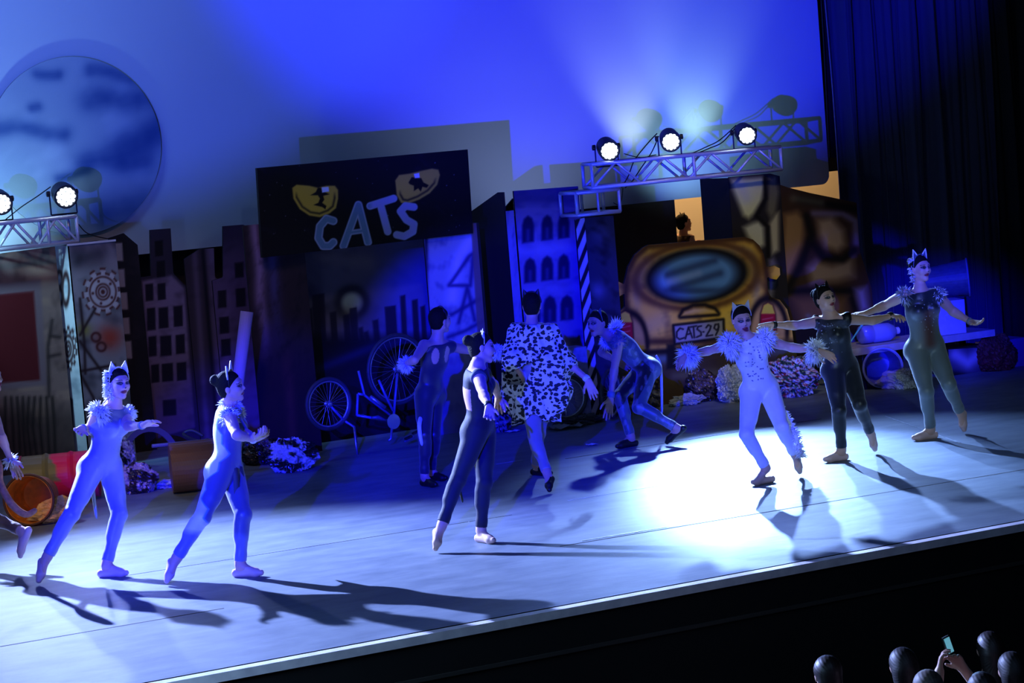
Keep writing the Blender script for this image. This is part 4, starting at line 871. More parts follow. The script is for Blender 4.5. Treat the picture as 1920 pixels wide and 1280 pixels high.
# water bottle
wb0 = VY(1612, 626, Yq + .25); wb1 = VY(1684, 622, Yq + .25); rz_ = zt_ + .105
bt = empty('water_bottle', (wb0 + wb1) / 2 * [1, 1, 0] + [0, 0, zt_], 'big clear water bottle lying on the bench behind two dancers', 'bottle')
mcl = mat('bottle_plastic', (150, 155, 215), .2, trans=.35)
MB().lathe([wb0[0], Yq + .25, rz_], (1, -.1, 0), [(0, .07), (.01, .095), (.12, .1), (.13, .094), (.15, .094), (.16, .1), (.34, .1), (.40, .075), (.43, .035), (.44, .035)], 28).build('body', mcl, bt, smooth=True)
MB().lathe([wb0[0] + .435, Yq + .25 - .044, rz_], (1, -.1, 0), [(0, .038), (.035, .038), (.036, .03)], 20).build('cap', mat('bottle_cap', (190, 185, 235), .4), bt)
tag(MB().tube([VY(1590, 640, Yq + .2) * [1, 1, 0] + [0, 0, zt_ + .02], VY(1617, 608, Yq + .2)], [.006, .012], 8).build('paint_brush', mat('brush_teal', (90, 200, 210), .4)), 'thin teal-tipped stick leaning on the water bottle', 'brush')
# tipped barrel below the bench
tb = G(1658, 728); drum('tipped_barrel', [tb[0] + .22, Yq + .42, .215], [tb[0] - .02, Yq - .06, .225], .16, .205, mat('barrel_plastic', (120, 118, 170), .45, noise=.1), 'open barrel lying under the bench with cloth spilling out', 'barrel', True, 0, mat('barrel_rim', (130, 130, 190), .4))
blob('crumpled_cloth', [tb[0] + .1, Yq - .1, 0], (.2, .12, .1), mat('lilac_cloth', (165, 150, 200), .8), 'lilac cloth spilling from the barrel under the bench', 'cloth', 31, bumps=.35, frq=1.6, crinkle=.004)
c = G(1885, 705); blob('rubbish_bag', c + [.28, .5, 0], (.22, .2, .22), mat('dark_red_bag', (84, 22, 24), .7, noise=.5), 'dark red bag in shadow at the far right', 'bag', 41, group='rubbish bags')
MBx = VY(1880, 636, 7.4); tag(MB().box((MBx[0], 7.3, .001), (MBx[0] + .25, 7.6, MBx[2])).build('crate', mat('crate_violet', (110, 80, 150), .7)), 'small dark crate beyond the right end of the bench', 'crate')
c = VY(1592, 655, 7.9); blob('balloon_bag', [c[0], 7.95, 0], (.13, .13, .33), mat('blue_bag', (60, 60, 150), .5), 'tall blue bundle leaning on the lorry flat behind black cat dancer', 'bag', 42, bumps=.1, crinkle=.004, frq=1.5)
# ================================================================ people
VOX = .0058
class Field:
    def __init__(s, lo, hi, vox=VOX):
        s.vox = vox; s.lo = np.array(lo) - .06; s.n = np.ceil((np.array(hi) + .06 - s.lo) / vox).astype(int); s.bg = .05; s.a = np.full(tuple(s.n), s.bg, np.float32)
    def win(s, lo, hi, pad=.055):
        i0 = np.clip(np.floor((np.array(lo) - pad - s.lo) / s.vox).astype(int), 0, s.n - 1); i1 = np.clip(np.ceil((np.array(hi) + pad - s.lo) / s.vox).astype(int) + 1, 1, s.n)
        sl = tuple(slice(a, b_) for a, b_ in zip(i0, i1))
        g = [(s.lo[k] + np.arange(i0[k], i1[k]) * s.vox).astype(np.float32) for k in range(3)]
        return sl, g[0][:, None, None], g[1][None, :, None], g[2][None, None, :]
    def put(s, sl, d, k, sub=False):
        a = s.a[sl]
        if sub: d = -d; h = np.maximum(k - np.abs(a - d), 0) / k; s.a[sl] = np.maximum(a, d) + h * h * k * .25
        else:
            h = np.maximum(k - np.abs(a - d), 0) / k; s.a[sl] = np.minimum(np.minimum(a, d) - h * h * k * .25, s.bg)
    def cone(s, p, q, rp, rq, k=.015, sub=False):
        p = np.array(p, float); q = np.array(q, float); r_ = max(rp, rq); sl, x, y, z = s.win(np.minimum(p, q) - r_, np.maximum(p, q) + r_)
        d = q - p; L = (d ** 2).sum() + 1e-9; X = x - p[0]; Y = y - p[1]; Z = z - p[2]
        t = np.clip((X * d[0] + Y * d[1] + Z * d[2]) / L, 0, 1)
        D = np.sqrt((X - t * d[0]) ** 2 + (Y - t * d[1]) ** 2 + (Z - t * d[2]) ** 2) - (rp + (rq - rp) * t); s.put(sl, D, k, sub)
    def ell(s, c, ax, r, k=.02, sub=False):
        """ax: 3x3 rows are axes, r radii"""
        c = np.array(c, float); ax = np.array(ax, float); r = np.array(r, float); ext = np.sqrt(((ax * r[:, None]) ** 2).sum(0)); sl, x, y, z = s.win(c - ext, c + ext)
        X = x - c[0]; Y = y - c[1]; Z = z - c[2]; k0 = 0; k1 = 0
        for i in range(3):
            u = X * ax[i, 0] + Y * ax[i, 1] + Z * ax[i, 2]; k0 = k0 + (u / r[i]) ** 2; k1 = k1 + (u / r[i] ** 2) ** 2
        k0 = np.sqrt(k0); D = k0 * (k0 - 1) / (np.sqrt(k1) + 1e-9); s.put(sl, D, k, sub)
    def sph(s, c, r, k=.02, sub=False): s.cone(c, c, r, r, k, sub)
    def poly(s, a=None):
        a = s.a if a is None else a
        g = vdb.FloatGrid(s.bg); g.copyFromArray(np.ascontiguousarray(a, np.float32), tolerance=0.0)
        V, Q = g.convertToQuads(isovalue=0.0); return V * s.vox + s.lo, Q
    def sample(s, P):
        i = np.clip(((P - s.lo) / s.vox).round().astype(int), 0, s.n - 1); return s.a[i[:, 0], i[:, 1], i[:, 2]]
def unit(v): v = np.array(v, float); return v / (np.linalg.norm(v) + 1e-9)
IR, IT = RM[:, 0], RM[:, 2]            # picture right, towards the camera
IR = unit(IR * [1, 1, 0]); IT = unit(IT * [1, 1, 0])
def fdir(r_, t_, z=0.): return unit(IR * r_ + IT * t_ + np.array([0, 0, z]))
def headframe(face, up):
    f = unit(face); l = unit(np.cross(up, f)); u = unit(np.cross(f, l)); return np.array([l, f, u])     # rows: left, forward, up
def add_head(F, c, H, s, neck):
    g = lambda x, y, z: c + s * (x * H[0] + y * H[1] + z * H[2])
    F.ell(g(0, -.014, .028), H, np.array([.074, .092, .084]) * s, .02)
    F.ell(g(0, .022, -.022), H, np.array([.057, .070, .084]) * s, .03)
    for sg in (-1, 1): F.cone(g(sg * .047, .002, -.055), g(sg * .01, .062, -.092), .019 * s, .016 * s, .02)
    F.sph(g(0, .068, -.092), .017 * s, .02)
    F.cone(g(0, .082, .02), g(0, .104, -.022), .006 * s, .010 * s, .012); F.sph(g(.011, .096, -.026), .007 * s, .006); F.sph(g(-.011, .096, -.026), .007 * s, .006)
    F.cone(g(-.036, .074, .032), g(.036, .074, .032), .010 * s, .010 * s, .02)
    for sg in (-1, 1):
        F.sph(g(sg * .031, .103, .010), .019 * s, .014, True); F.sph(g(sg * .030, .071, .010), .0135 * s, .004); F.sph(g(sg * .036, .060, -.022), .024 * s, .03)
        F.ell(g(sg * .074, -.006, -.008), H, np.array([.009, .018, .030]) * s, .008)
    F.ell(g(0, .086, -.050), H, np.array([.023, .012, .0075]) * s, .006); F.ell(g(0, .085, -.062), H, np.array([.019, .012, .007]) * s, .006)
    F.cone(g(-.02, .101, -.0555), g(.02, .101, -.0555), .003, .003, .003, True)
    F.cone(neck, g(0, -.018, -.055), .050 * s, .047 * s, .03)
def add_hand(F, w_, tip, nrm, s, curl=.25, thumb=1):
    d = unit(tip - w_); nrm = unit(nrm - d * np.dot(nrm, d)); sd = np.cross(d, nrm) * thumb; fr = []      # sd points to thumb side
    L = .165 * s if False else np.linalg.norm(tip - w_)
    kn = []
    for i, off in enumerate((.028, .0095, -.0095, -.027)):
        k_ = w_ + d * L * (.50, .53, .51, .47)[i] + sd * off * s; kn.append(k_); F.cone(w_ + sd * off * .55 * s + d * .01, k_, .0150 * s, .0115 * s, .012)
    for i, k_ in enumerate(kn):
        fl = L * (.44, .50, .46, .36)[i]; sp = sd * (.16, .04, -.06, -.17)[i]
        a = curl * (1 + .15 * i); d1 = unit(d * math.cos(a * .6) + nrm * math.sin(a * .6) + sp); d2 = unit(d * math.cos(a * 1.6) + nrm * math.sin(a * 1.6) + sp * .6); d3 = unit(d * math.cos(a * 2.4) + nrm * math.sin(a * 2.4) + sp * .4)
        p1 = k_ + d1 * fl * .45; p2 = p1 + d2 * fl * .32; p3 = p2 + d3 * fl * .23
        F.cone(k_, p1, .0098 * s, .0090 * s, .004); F.cone(p1, p2, .0090 * s, .0082 * s, .004); F.cone(p2, p3, .0082 * s, .0072 * s, .004)
    t0 = w_ + d * L * .16 + sd * .022 * s; t1 = t0 + unit(d * .75 + sd * .9 + nrm * .25) * L * .20; t2 = t1 + unit(d * .9 + sd * .55 + nrm * .3) * L * .18; t3 = t2 + unit(d + sd * .3 + nrm * .35) * L * .13
    F.cone(t0, t1, .0140 * s, .0110 * s, .010); F.cone(t1, t2, .0105 * s, .0095 * s, .005); F.cone(t2, t3, .0092 * s, .0078 * s, .004)
def fur(name, cs, m, parent, n, ln, rad, seed, grav=.35, flat=None, wd=.007, group=None, dirs=None):
    """cs: list of (centre, axis, radius, half length) rings to grow tufts from"""
    rs = np.random.RandomState(seed); V = []; F = []
    for i in range(n):
        c, ax, r_, hl = cs[i % len(cs)]; ax = unit(ax); a = unit(np.cross(ax, [.3, .2, .93])); b_ = np.cross(ax, a); q = rs.rand() * 6.283; h = rs.uniform(-1, 1) * hl
        out = math.cos(q) * a + math.sin(q) * b_; p = c + ax * h + out * r_ * (1 - .3 * abs(h / (hl + 1e-6)))
        d = unit(out + ax * (.55 * h / (hl + 1e-6)) + rs.randn(3) * .28); l = ln * rs.uniform(.6, 1.25); sd = unit(np.cross(d, rs.randn(3))) * wd; up_ = np.cross(d, unit(sd)) * wd
        mid = p + d * l * .5 + np.array([0, 0, -grav * l * .12]); tip = p + d * l + np.array([0, 0, -grav * l * .5]); k = len(V)
        V += [p - d * .012 + sd, p - d * .012 - sd * .6 + up_, p - d * .012 - sd * .6 - up_, mid + sd * .7, mid - sd * .45 + up_ * .7, mid - sd * .45 - up_ * .7, tip]
        F += [(k, k+1, k+4, k+3), (k+1, k+2, k+5, k+4), (k+2, k, k+3, k+5), (k+3, k+4, k+6), (k+4, k+5, k+6), (k+5, k+3, k+6), (k+2, k+1, k)]
    for c, ax, r_, hl in cs[:0]: pass
    return mesh(name, V, F, m, parent, smooth=True)
def ear(c, H, s, sg, m, parent, hgt=.075, wdt=.034, tilt=.32, trim=None, name='cat_ear'):
    up_ = unit(H[2] + H[0] * sg * tilt); f = H[1]; side = unit(np.cross(up_, f)); b0 = c + s * (H[0] * sg * .047 + H[2] * .088 + H[1] * .0); V = []; n = 12
    for lv in range(6):
        t_ = lv / 5; w_ = wdt * (1 - t_) ** .8 * s; dp = .013 * (1 - t_) * s
        for k in range(n):
            q = 2 * math.pi * k / n; cs_ = math.cos(q); sn = math.sin(q); cup = -.016 * (cs_ ** 2) * (1 - t_) * s
            V.append(b0 + up_ * (hgt * t_ - .012) * s + side * w_ * cs_ + f * (dp * sn * (.35 if sn > 0 else 1.) - cup * 0 + (.010 * cs_ ** 2 * (1 - t_) * s)))
    F = []
    for lv in range(5):
        for k in range(n): F.append((lv*n+k, lv*n+(k+1)%n, (lv+1)*n+(k+1)%n, (lv+1)*n+k))
    F.append(tuple(range(n)))
    e = mesh(name, V, F, m, parent, smooth=True)
    if trim:
        V2 = [b0 + up_ * (-.006) * s - side * wdt * s, b0 + up_ * hgt * .5 * s - side * wdt * .58 * s, b0 + up_ * (hgt + .004) * s, b0 + up_ * hgt * .5 * s + side * wdt * .58 * s, b0 - up_ * .006 * s + side * wdt * s]
        MB().tube([v + f * .006 for v in V2], .0065, 6).build('ear_trim', trim, e, smooth=True)
    return e
mskin = matcol('skin', .5, .4, sheen=.25); mcloth = matcol('stretch_fabric', .38, .5, bump=.12, nscale=40, sheen=.35); mcotton = matcol('matt_fabric', .7, .3, bump=.2, nscale=30, sheen=.1)
mhair = mat('dark_hair', (14, 11, 12), .8, spec=.2, bump=.8, nscale=90); mpale = mat('pale_hair', (205, 200, 205), .6, bump=.8, nscale=80)
mfur = mat('white_fur', (232, 232, 238), .7); mgfur = mat('grey_fur', (120, 126, 134), .7); mbfur = mat('black_fur', (20, 20, 24), .6); mear_b = mat('black_ear', (16, 16, 20), .5); mear_w = mat('white_ear', (200, 200, 215), .6); mear_g = mat('grey_ear', (90, 98, 108), .6)
mshoe_p = mat('pink_ballet_shoe', (214, 176, 168), .5); mshoe_b = mat('black_ballet_shoe', (16, 16, 20), .5); mgem = mat('rhinestone', (235, 240, 255), .08, spec=1., metal=.6)
SKIN = np.array([206, 160, 138]) / 255.
def person(J, h, face, label, cloth=None, shoe=mshoe_p, hair=mhair, ears=(mear_b, None), bun=True, curl=.3, palms=None, parts=('legs', 'torso'), female=1., hs=1., skin=SKIN, bodyscale=1., name='person', upw=.6, eart=.32, earh=.075, toes_flat=()):
    J = {k: np.array(v, float) for k, v in J.items()}; s = h / 1.65 * bodyscale; P = np.array(list(J.values())); F = Field(P.min(0) - [.13, .13, .05], P.max(0) + [.13, .13, .16]); Cc = Field(F.lo + .06, F.lo + .06, VOX)
    Cc.lo = F.lo; Cc.n = F.n; Cc.a = np.full(tuple(F.n), F.bg, np.float32)
    pel, nb = J['pel'], J['nb']; U = unit(nb - pel); Lh = unit(J['Lp'] - J['Rp']); Ls_ = unit(J['Ls'] - J['Rs'])
    Fh = unit(np.cross(Lh, U)); Fs = unit(np.cross(Ls_, U)); Hh = np.array([unit(np.cross(U, Fh)), Fh, U]); Hs_ = np.array([unit(np.cross(U, Fs)), Fs, U]); tl = np.linalg.norm(nb - pel)
    def both(fn): fn(F); fn(Cc)
    Fm = unit(Fh + Fs); Hm = np.array([unit(np.cross(U, Fm)), Fm, U])
    both(lambda f: f.ell(pel + U * .03, Hh, np.array([.148, .100, .105]) * s, .04))
    both(lambda f: f.ell(pel + U * tl * .33 + Fm * .012, Hm, np.array([.112, .082, .12]) * s, .06))
    both(lambda f: f.ell(pel + U * tl * .66 - Fs * .004, Hs_, np.array([.132, .098, .155]) * s, .05))
    both(lambda f: f.ell(pel + U * tl * .86 - Fs * .01, Hs_, np.array([.125, .075, .07]) * s, .04))
    for sg, S in ((1, 'L'), (-1, 'R')):
        hp, kn, an, to = J[S + 'p'], J[S + 'k'], J[S + 'a'], J[S + 't']; sh, el, wr, ht_ = J[S + 's'], J[S + 'e'], J[S + 'w'], J[S + 'h']
        both(lambda f: f.sph(hp - Fh * .035 * s - U * .02, .082 * s, .04))
        if female: both(lambda f: f.ell(pel + U * tl * .70 + Fs * .07 * s + Hs_[0] * sg * .062 * s, Hs_, np.array([.052, .048, .052]) * s, .03))
        th = kn - hp; both(lambda f: f.cone(hp + Fh * .0, kn, .086 * s, .052 * s, .035)); both(lambda f: f.cone(hp + th * .15 + Fh * .018, hp + th * .6 + Fh * .012, .062 * s, .055 * s, .03))
        both(lambda f: f.sph(kn + Fh * .006, .050 * s, .02))
        shn = an - kn; bk_ = unit(np.cross(np.cross(th, shn) + 1e-6 * U, shn)); bk_ = -Fh - unit(shn) * np.dot(-Fh, unit(shn)); bk_ = unit(bk_)
        both(lambda f: f.cone(kn, an - shn * .08, .046 * s, .034 * s, .02)); both(lambda f: f.cone(kn + shn * .18 + bk_ * .016, kn + shn * .42 + bk_ * .015, .043 * s, .040 * s, .035))
        F.cone(an - shn * .2, an, .036 * s, .032 * s, .02)
        fd = unit(to - an); hz = np.array([0, 0, -1.]) if not np.isfinite(fd).all() else unit(shn)
        heel = an + hz * .045 * s - unit(fd - hz * np.dot(fd, hz)) * .028 * s
        if heel[2] < .03: heel[2] = .03
        ball = to - fd * .055 * s
        if to[2] < .06 and an[2] < .13: ball[2] = max(.024, min(ball[2], .03)); heel[2] = .030
        F.cone(heel, ball, .028 * s, .026 * s, .02); F.cone(an, ball, .030 * s, .024 * s, .025); F.cone(ball, to - fd * .012, .026 * s, .018 * s, .015)
        J[S + 'heel'] = heel; J[S + 'ball'] = ball
        # arm
        F.cone(nb - U * .035 + Hs_[0] * sg * .03, sh, .050 * s, .046 * s, .035); Cc.cone(nb - U * .035 + Hs_[0] * sg * .03, sh - (sh - nb) * .1, .050 * s, .046 * s, .035)
        F.cone(sh, el, .043 * s, .034 * s, .03); F.cone(sh + (el - sh) * .2, sh + (el - sh) * .6, .037 * s, .035 * s, .02)
        F.cone(el, wr, .033 * s, .0225 * s, .015); F.cone(el + (wr - el) * .1, el + (wr - el) * .35, .035 * s, .031 * s, .02)
        pn = (palms or {}).get(S, IT * .3 + np.array([0, 0, -1.]) * .9); add_hand(F, wr, ht_, np.array(pn, float), s * 1.0, curl, sg)
        if 'sleeves' in parts: Cc.cone(sh, el, .043 * s, .034 * s, .03)
    F.cone(nb + U * .03, nb - U * .04, .046 * s, .07 * s, .04)
    hd = J['hd']; upv = unit(unit(hd - nb) * (1 - upw) + np.array([0, 0, 1.]) * upw); H = headframe(face, upv); hsz = 1.0 * hs * (h / 1.65) ** .5
    add_head(F, hd, H, hsz, nb - U * .01)
    V, Q = F.poly(); lc = ((V - hd) @ H.T) / hsz; col = np.tile(skin, (len(V), 1))
    fm = (np.abs(lc[:, 0]) < .09) & (lc[:, 1] > .03) & (np.abs(lc[:, 2]) < .12)
    def pt(c_, k_, a_): a_ = (np.clip(a_, 0, 1) * fm)[:, None]; return c_ * (1 - a_) + np.array(k_) / 255. * a_
    for sg in (-1, 1):
        e_ = np.hypot((lc[:, 0] - sg * .031) / .021, (lc[:, 2] - .010) / .012); col = pt(col, (30, 22, 30), (1.25 - e_) * 3); col = pt(col, (205, 205, 215), (.52 - np.hypot((lc[:, 0] - sg * .030) / .018, (lc[:, 2] - .010) / .009)) * 5)
        col = pt(col, (14, 10, 14), (.0052 - np.hypot(lc[:, 0] - sg * .030, lc[:, 2] - .010)) * 600)
        col = pt(col, (40, 26, 26), (.004 - np.abs(lc[:, 2] - .033 + .25 * (np.abs(lc[:, 0]) - .03) ** 2 * 40)) * 500 * (np.abs(lc[:, 0] - sg * .033) < .02))
    col = pt(col, (120, 26, 38), (1.1 - np.hypot(lc[:, 0] / .026, (lc[:, 2] + .056) / .0135)) * 5 * (lc[:, 1] > .075))
    col = pt(col, (30, 18, 24), (1. - np.hypot(lc[:, 0] / .009, (lc[:, 2] + .026) / .006)) * 3 * (lc[:, 1] > .09))
    feet = [J['La'], J['Ra'], J['Lt'], J['Rt']]; f0 = np.mean(feet, 0); root = empty(name, (round(float(f0[0]), 3), round(float(f0[1]), 3), float(min(0.0, 9) if True else 0)), label, 'person')
    mesh('body', V, Q, mskin, root, smooth=True, cols=col)
    fr = dict(U=U, Fh=Fh, Fs=Fs, Hh=Hh, Hs=Hs_, H=H, hsz=hsz, s=s, tl=tl, J=J, root=root, F=F)
    if cloth:
        colf, neck, mt = cloth
        A = np.maximum(F.a - .0055, Cc.a - .018)
        # clear neckline and ankles
        x = (F.lo[0] + np.arange(F.n[0]) * VOX)[:, None, None]; y = (F.lo[1] + np.arange(F.n[1]) * VOX)[None, :, None]; z = (F.lo[2] + np.arange(F.n[2]) * VOX)[None, None, :]
        pn_ = nb + U * neck; near = (x - nb[0]) ** 2 + (y - nb[1]) ** 2 + (z - nb[2]) ** 2 < .34 ** 2
        A = np.where(near, np.maximum(A, (x - pn_[0]) * U[0] + (y - pn_[1]) * U[1] + (z - pn_[2]) * U[2]), A)
        for S in 'LR':
            d = unit(J[S + 'a'] - J[S + 'k']); p = J[S + 'a'] - d * .035; nr = (x - p[0]) ** 2 + (y - p[1]) ** 2 + (z - p[2]) ** 2 < .12 ** 2
            A = np.where(nr, np.maximum(A, (x - p[0]) * d[0] + (y - p[1]) * d[1] + (z - p[2]) * d[2]), A)
        V, Q = F.poly(np.minimum(A, F.bg).astype(np.float32)); cc = colf(V, fr); mesh('unitard', V, Q, mt, root, smooth=True, cols=cc); del A
    if shoe is not None:
        for S in 'LR':
            to, an, ball, heel = J[S + 't'], J[S + 'a'], J[S + 'ball'], J[S + 'heel']; fd = unit(to - an)
            X = Field(np.min([to, ball, heel, an], 0) - .05, np.max([to, ball, heel, an], 0) + .05, .005)
            X.cone(heel, ball, .031 * s, .029 * s, .02); X.cone(ball, to - fd * .010, .030 * s, .021 * s, .015); X.cone(an + (ball - an) * .35, ball, .028 * s, .027 * s, .02)
            up_ = unit(np.cross(np.cross(ball - heel, an - heel), ball - heel)); c_ = heel + (ball - heel) * .36 + up_ * .038 * s; X.ell(c_, np.array([unit(ball - heel), unit(np.cross(up_, ball - heel)), up_]), np.array([.062, .021, .033]) * s, .008, True)
            V, Q = X.poly(); mesh('ballet_shoe', V, Q, shoe, root, smooth=True)
    if hair is not None:
        X = Field(hd - .2, hd + .2, .005); g = lambda a, b_, c_: hd + hsz * (a * H[0] + b_ * H[1] + c_ * H[2])
        X.ell(g(0, -.016, .030), H, np.array([.081, .098, .092]) * hsz, .02); X.ell(g(0, -.045, -.03), H, np.array([.062, .05, .06]) * hsz, .03)
        if bun: X.sph(g(0, -.108, .055), .042 * hsz, .015)
        x = (X.lo[0] + np.arange(X.n[0]) * .005)[:, None, None] - hd[0]; y = (X.lo[1] + np.arange(X.n[1]) * .005)[None, :, None] - hd[1]; z = (X.lo[2] + np.arange(X.n[2]) * .005)[None, None, :] - hd[2]
        fy = (x * H[1, 0] + y * H[1, 1] + z * H[1, 2]) / hsz; fz = (x * H[2, 0] + y * H[2, 1] + z * H[2, 2]) / hsz; fx = np.abs(x * H[0, 0] + y * H[0, 1] + z * H[0, 2]) / hsz
        cut = (fy * .84 - fz * .54 + fx * .22 - .022); cut2 = (-.075 - fz)
        A = np.maximum(np.maximum(X.a, cut * hsz), cut2 * hsz); V, Q = X.poly(np.minimum(A, X.bg).astype(np.float32)); mesh('hair', V, Q, hair, root, smooth=True)
    if ears:
        for sg in (-1, 1): ear(hd, H, hsz, sg, ears[0], root, tilt=eart, trim=ears[1], hgt=earh)
        pts = [hd + hsz * (H[0] * .084 * math.cos(q) + H[2] * (.03 + .096 * math.sin(q)) + H[1] * .012) for q in np.linspace(-.1, math.pi + .1, 19)]; MB().tube(pts, .004, 6).build('headband', ears[0], root, smooth=True)
    return fr
def cuffs(fr, m, n=230, ln=.055, sides='LR', seed=1, r=.034, back=.02):
    for S in sides:
        w_ = fr['J'][S + 'w']; e = fr['J'][S + 'e']; a = unit(w_ - e); fur('fur_cuff', [(w_ - a * back, a, r, .03)], m, fr['root'], n, ln, 0, seed + ord(S))
def ruffs(fr, m, n=260, ln=.06, sides='LR', seed=3, r=.055):
    for S in sides:
        sh = fr['J'][S + 's']; nb = fr['J']['nb']; a = unit(fr['J'][S + 'e'] - sh) ; b_ = unit(unit(sh - nb) + a * .5)
        fur('shoulder_ruff', [(sh + b_ * .005, b_, r, .03), (sh + fr['U'] * .02, fr['U'], r * .8, .02)], m, fr['root'], n, ln, 0, seed + ord(S))
def band(fr, S, m, name='wristband', r=.031, w_=.03, back=.0):
    wr = fr['J'][S + 'w']; a = unit(wr - fr['J'][S + 'e']); MB().lathe(wr - a * (w_ + back), a, [(0, r * .85), (0, r), (w_ * .5, r * 1.06), (w_, r * .98), (w_, r * .8)], 20).build(name, m, fr['root'], smooth=True)
def tail(fr, pts, r, m, name='tail', furry=0): 
    P = [np.array(p) for p in pts]; out = []
    for i in range(len(P) - 1):
        p0 = P[max(i-1, 0)]; p1 = P[i]; p2 = P[i+1]; p3 = P[min(i+2, len(P)-1)]
        for t in np.linspace(0, 1, 6, endpoint=False): out.append(.5 * ((2*p1) + (-p0+p2)*t + (2*p0-5*p1+4*p2-p3)*t*t + (-p0+3*p1-3*p2+p3)*t**3))
    out.append(P[-1]); n_ = len(out); rr = [r * (.8 + .4 * math.sin(math.pi * i / (n_ - 1))) for i in range(n_)]; rr[-1] = r * .4
    MB().tube(out, rr, 10).build(name, m, fr['root'], smooth=True)
    if furry: fur('tail_fur', [(out[i], out[min(i+1, n_-1)] - out[max(i-1, 0)], r, .02) for i in range(2, n_ - 1)], m, fr['root'], furry, .04, 0, 7)
def gems(fr, pts, r=.0045):
    mb = MB()
    for p in pts: mb.lathe(p, (0, 0, 1), [(-r, r * .2), (-r * .5, r * .9), (r * .5, r * .9), (r, r * .2)], 6)
    return tag(mb.build('rhinestones', mgem, fr['root']), kind='stuff')
def front_gems(fr, n, seed, hi=.98, lo=.3, wdt=.09):
    rs = np.random.RandomState(seed); F = fr['F']; J = fr['J']; out = []
    for k in range(n * 3):
        f = rs.uniform(lo, hi); p = J['pel'] + fr['U'] * fr['tl'] * f + fr['Hs'][0] * rs.uniform(-wdt, wdt) + fr['Fs'] * .2
        for q in range(34):
            if F.sample(p[None])[0] < .0065: break
            p = p - fr['Fs'] * .006
        else: continue
        out.append(p.copy())
        if len(out) >= n: break
    return out
def const(rgb): return lambda V, fr: np.tile(np.array(rgb) / 255., (len(V), 1))
def n3(V, s, seed):
    rs = np.random.RandomState(seed); o = np.zeros(len(V))
    for k in range(6): o += np.sin(V @ (rs.randn(3)) * s * (1 + .5 * k) + rs.rand() * 6) / (1 + .5 * k)
    return o / 2
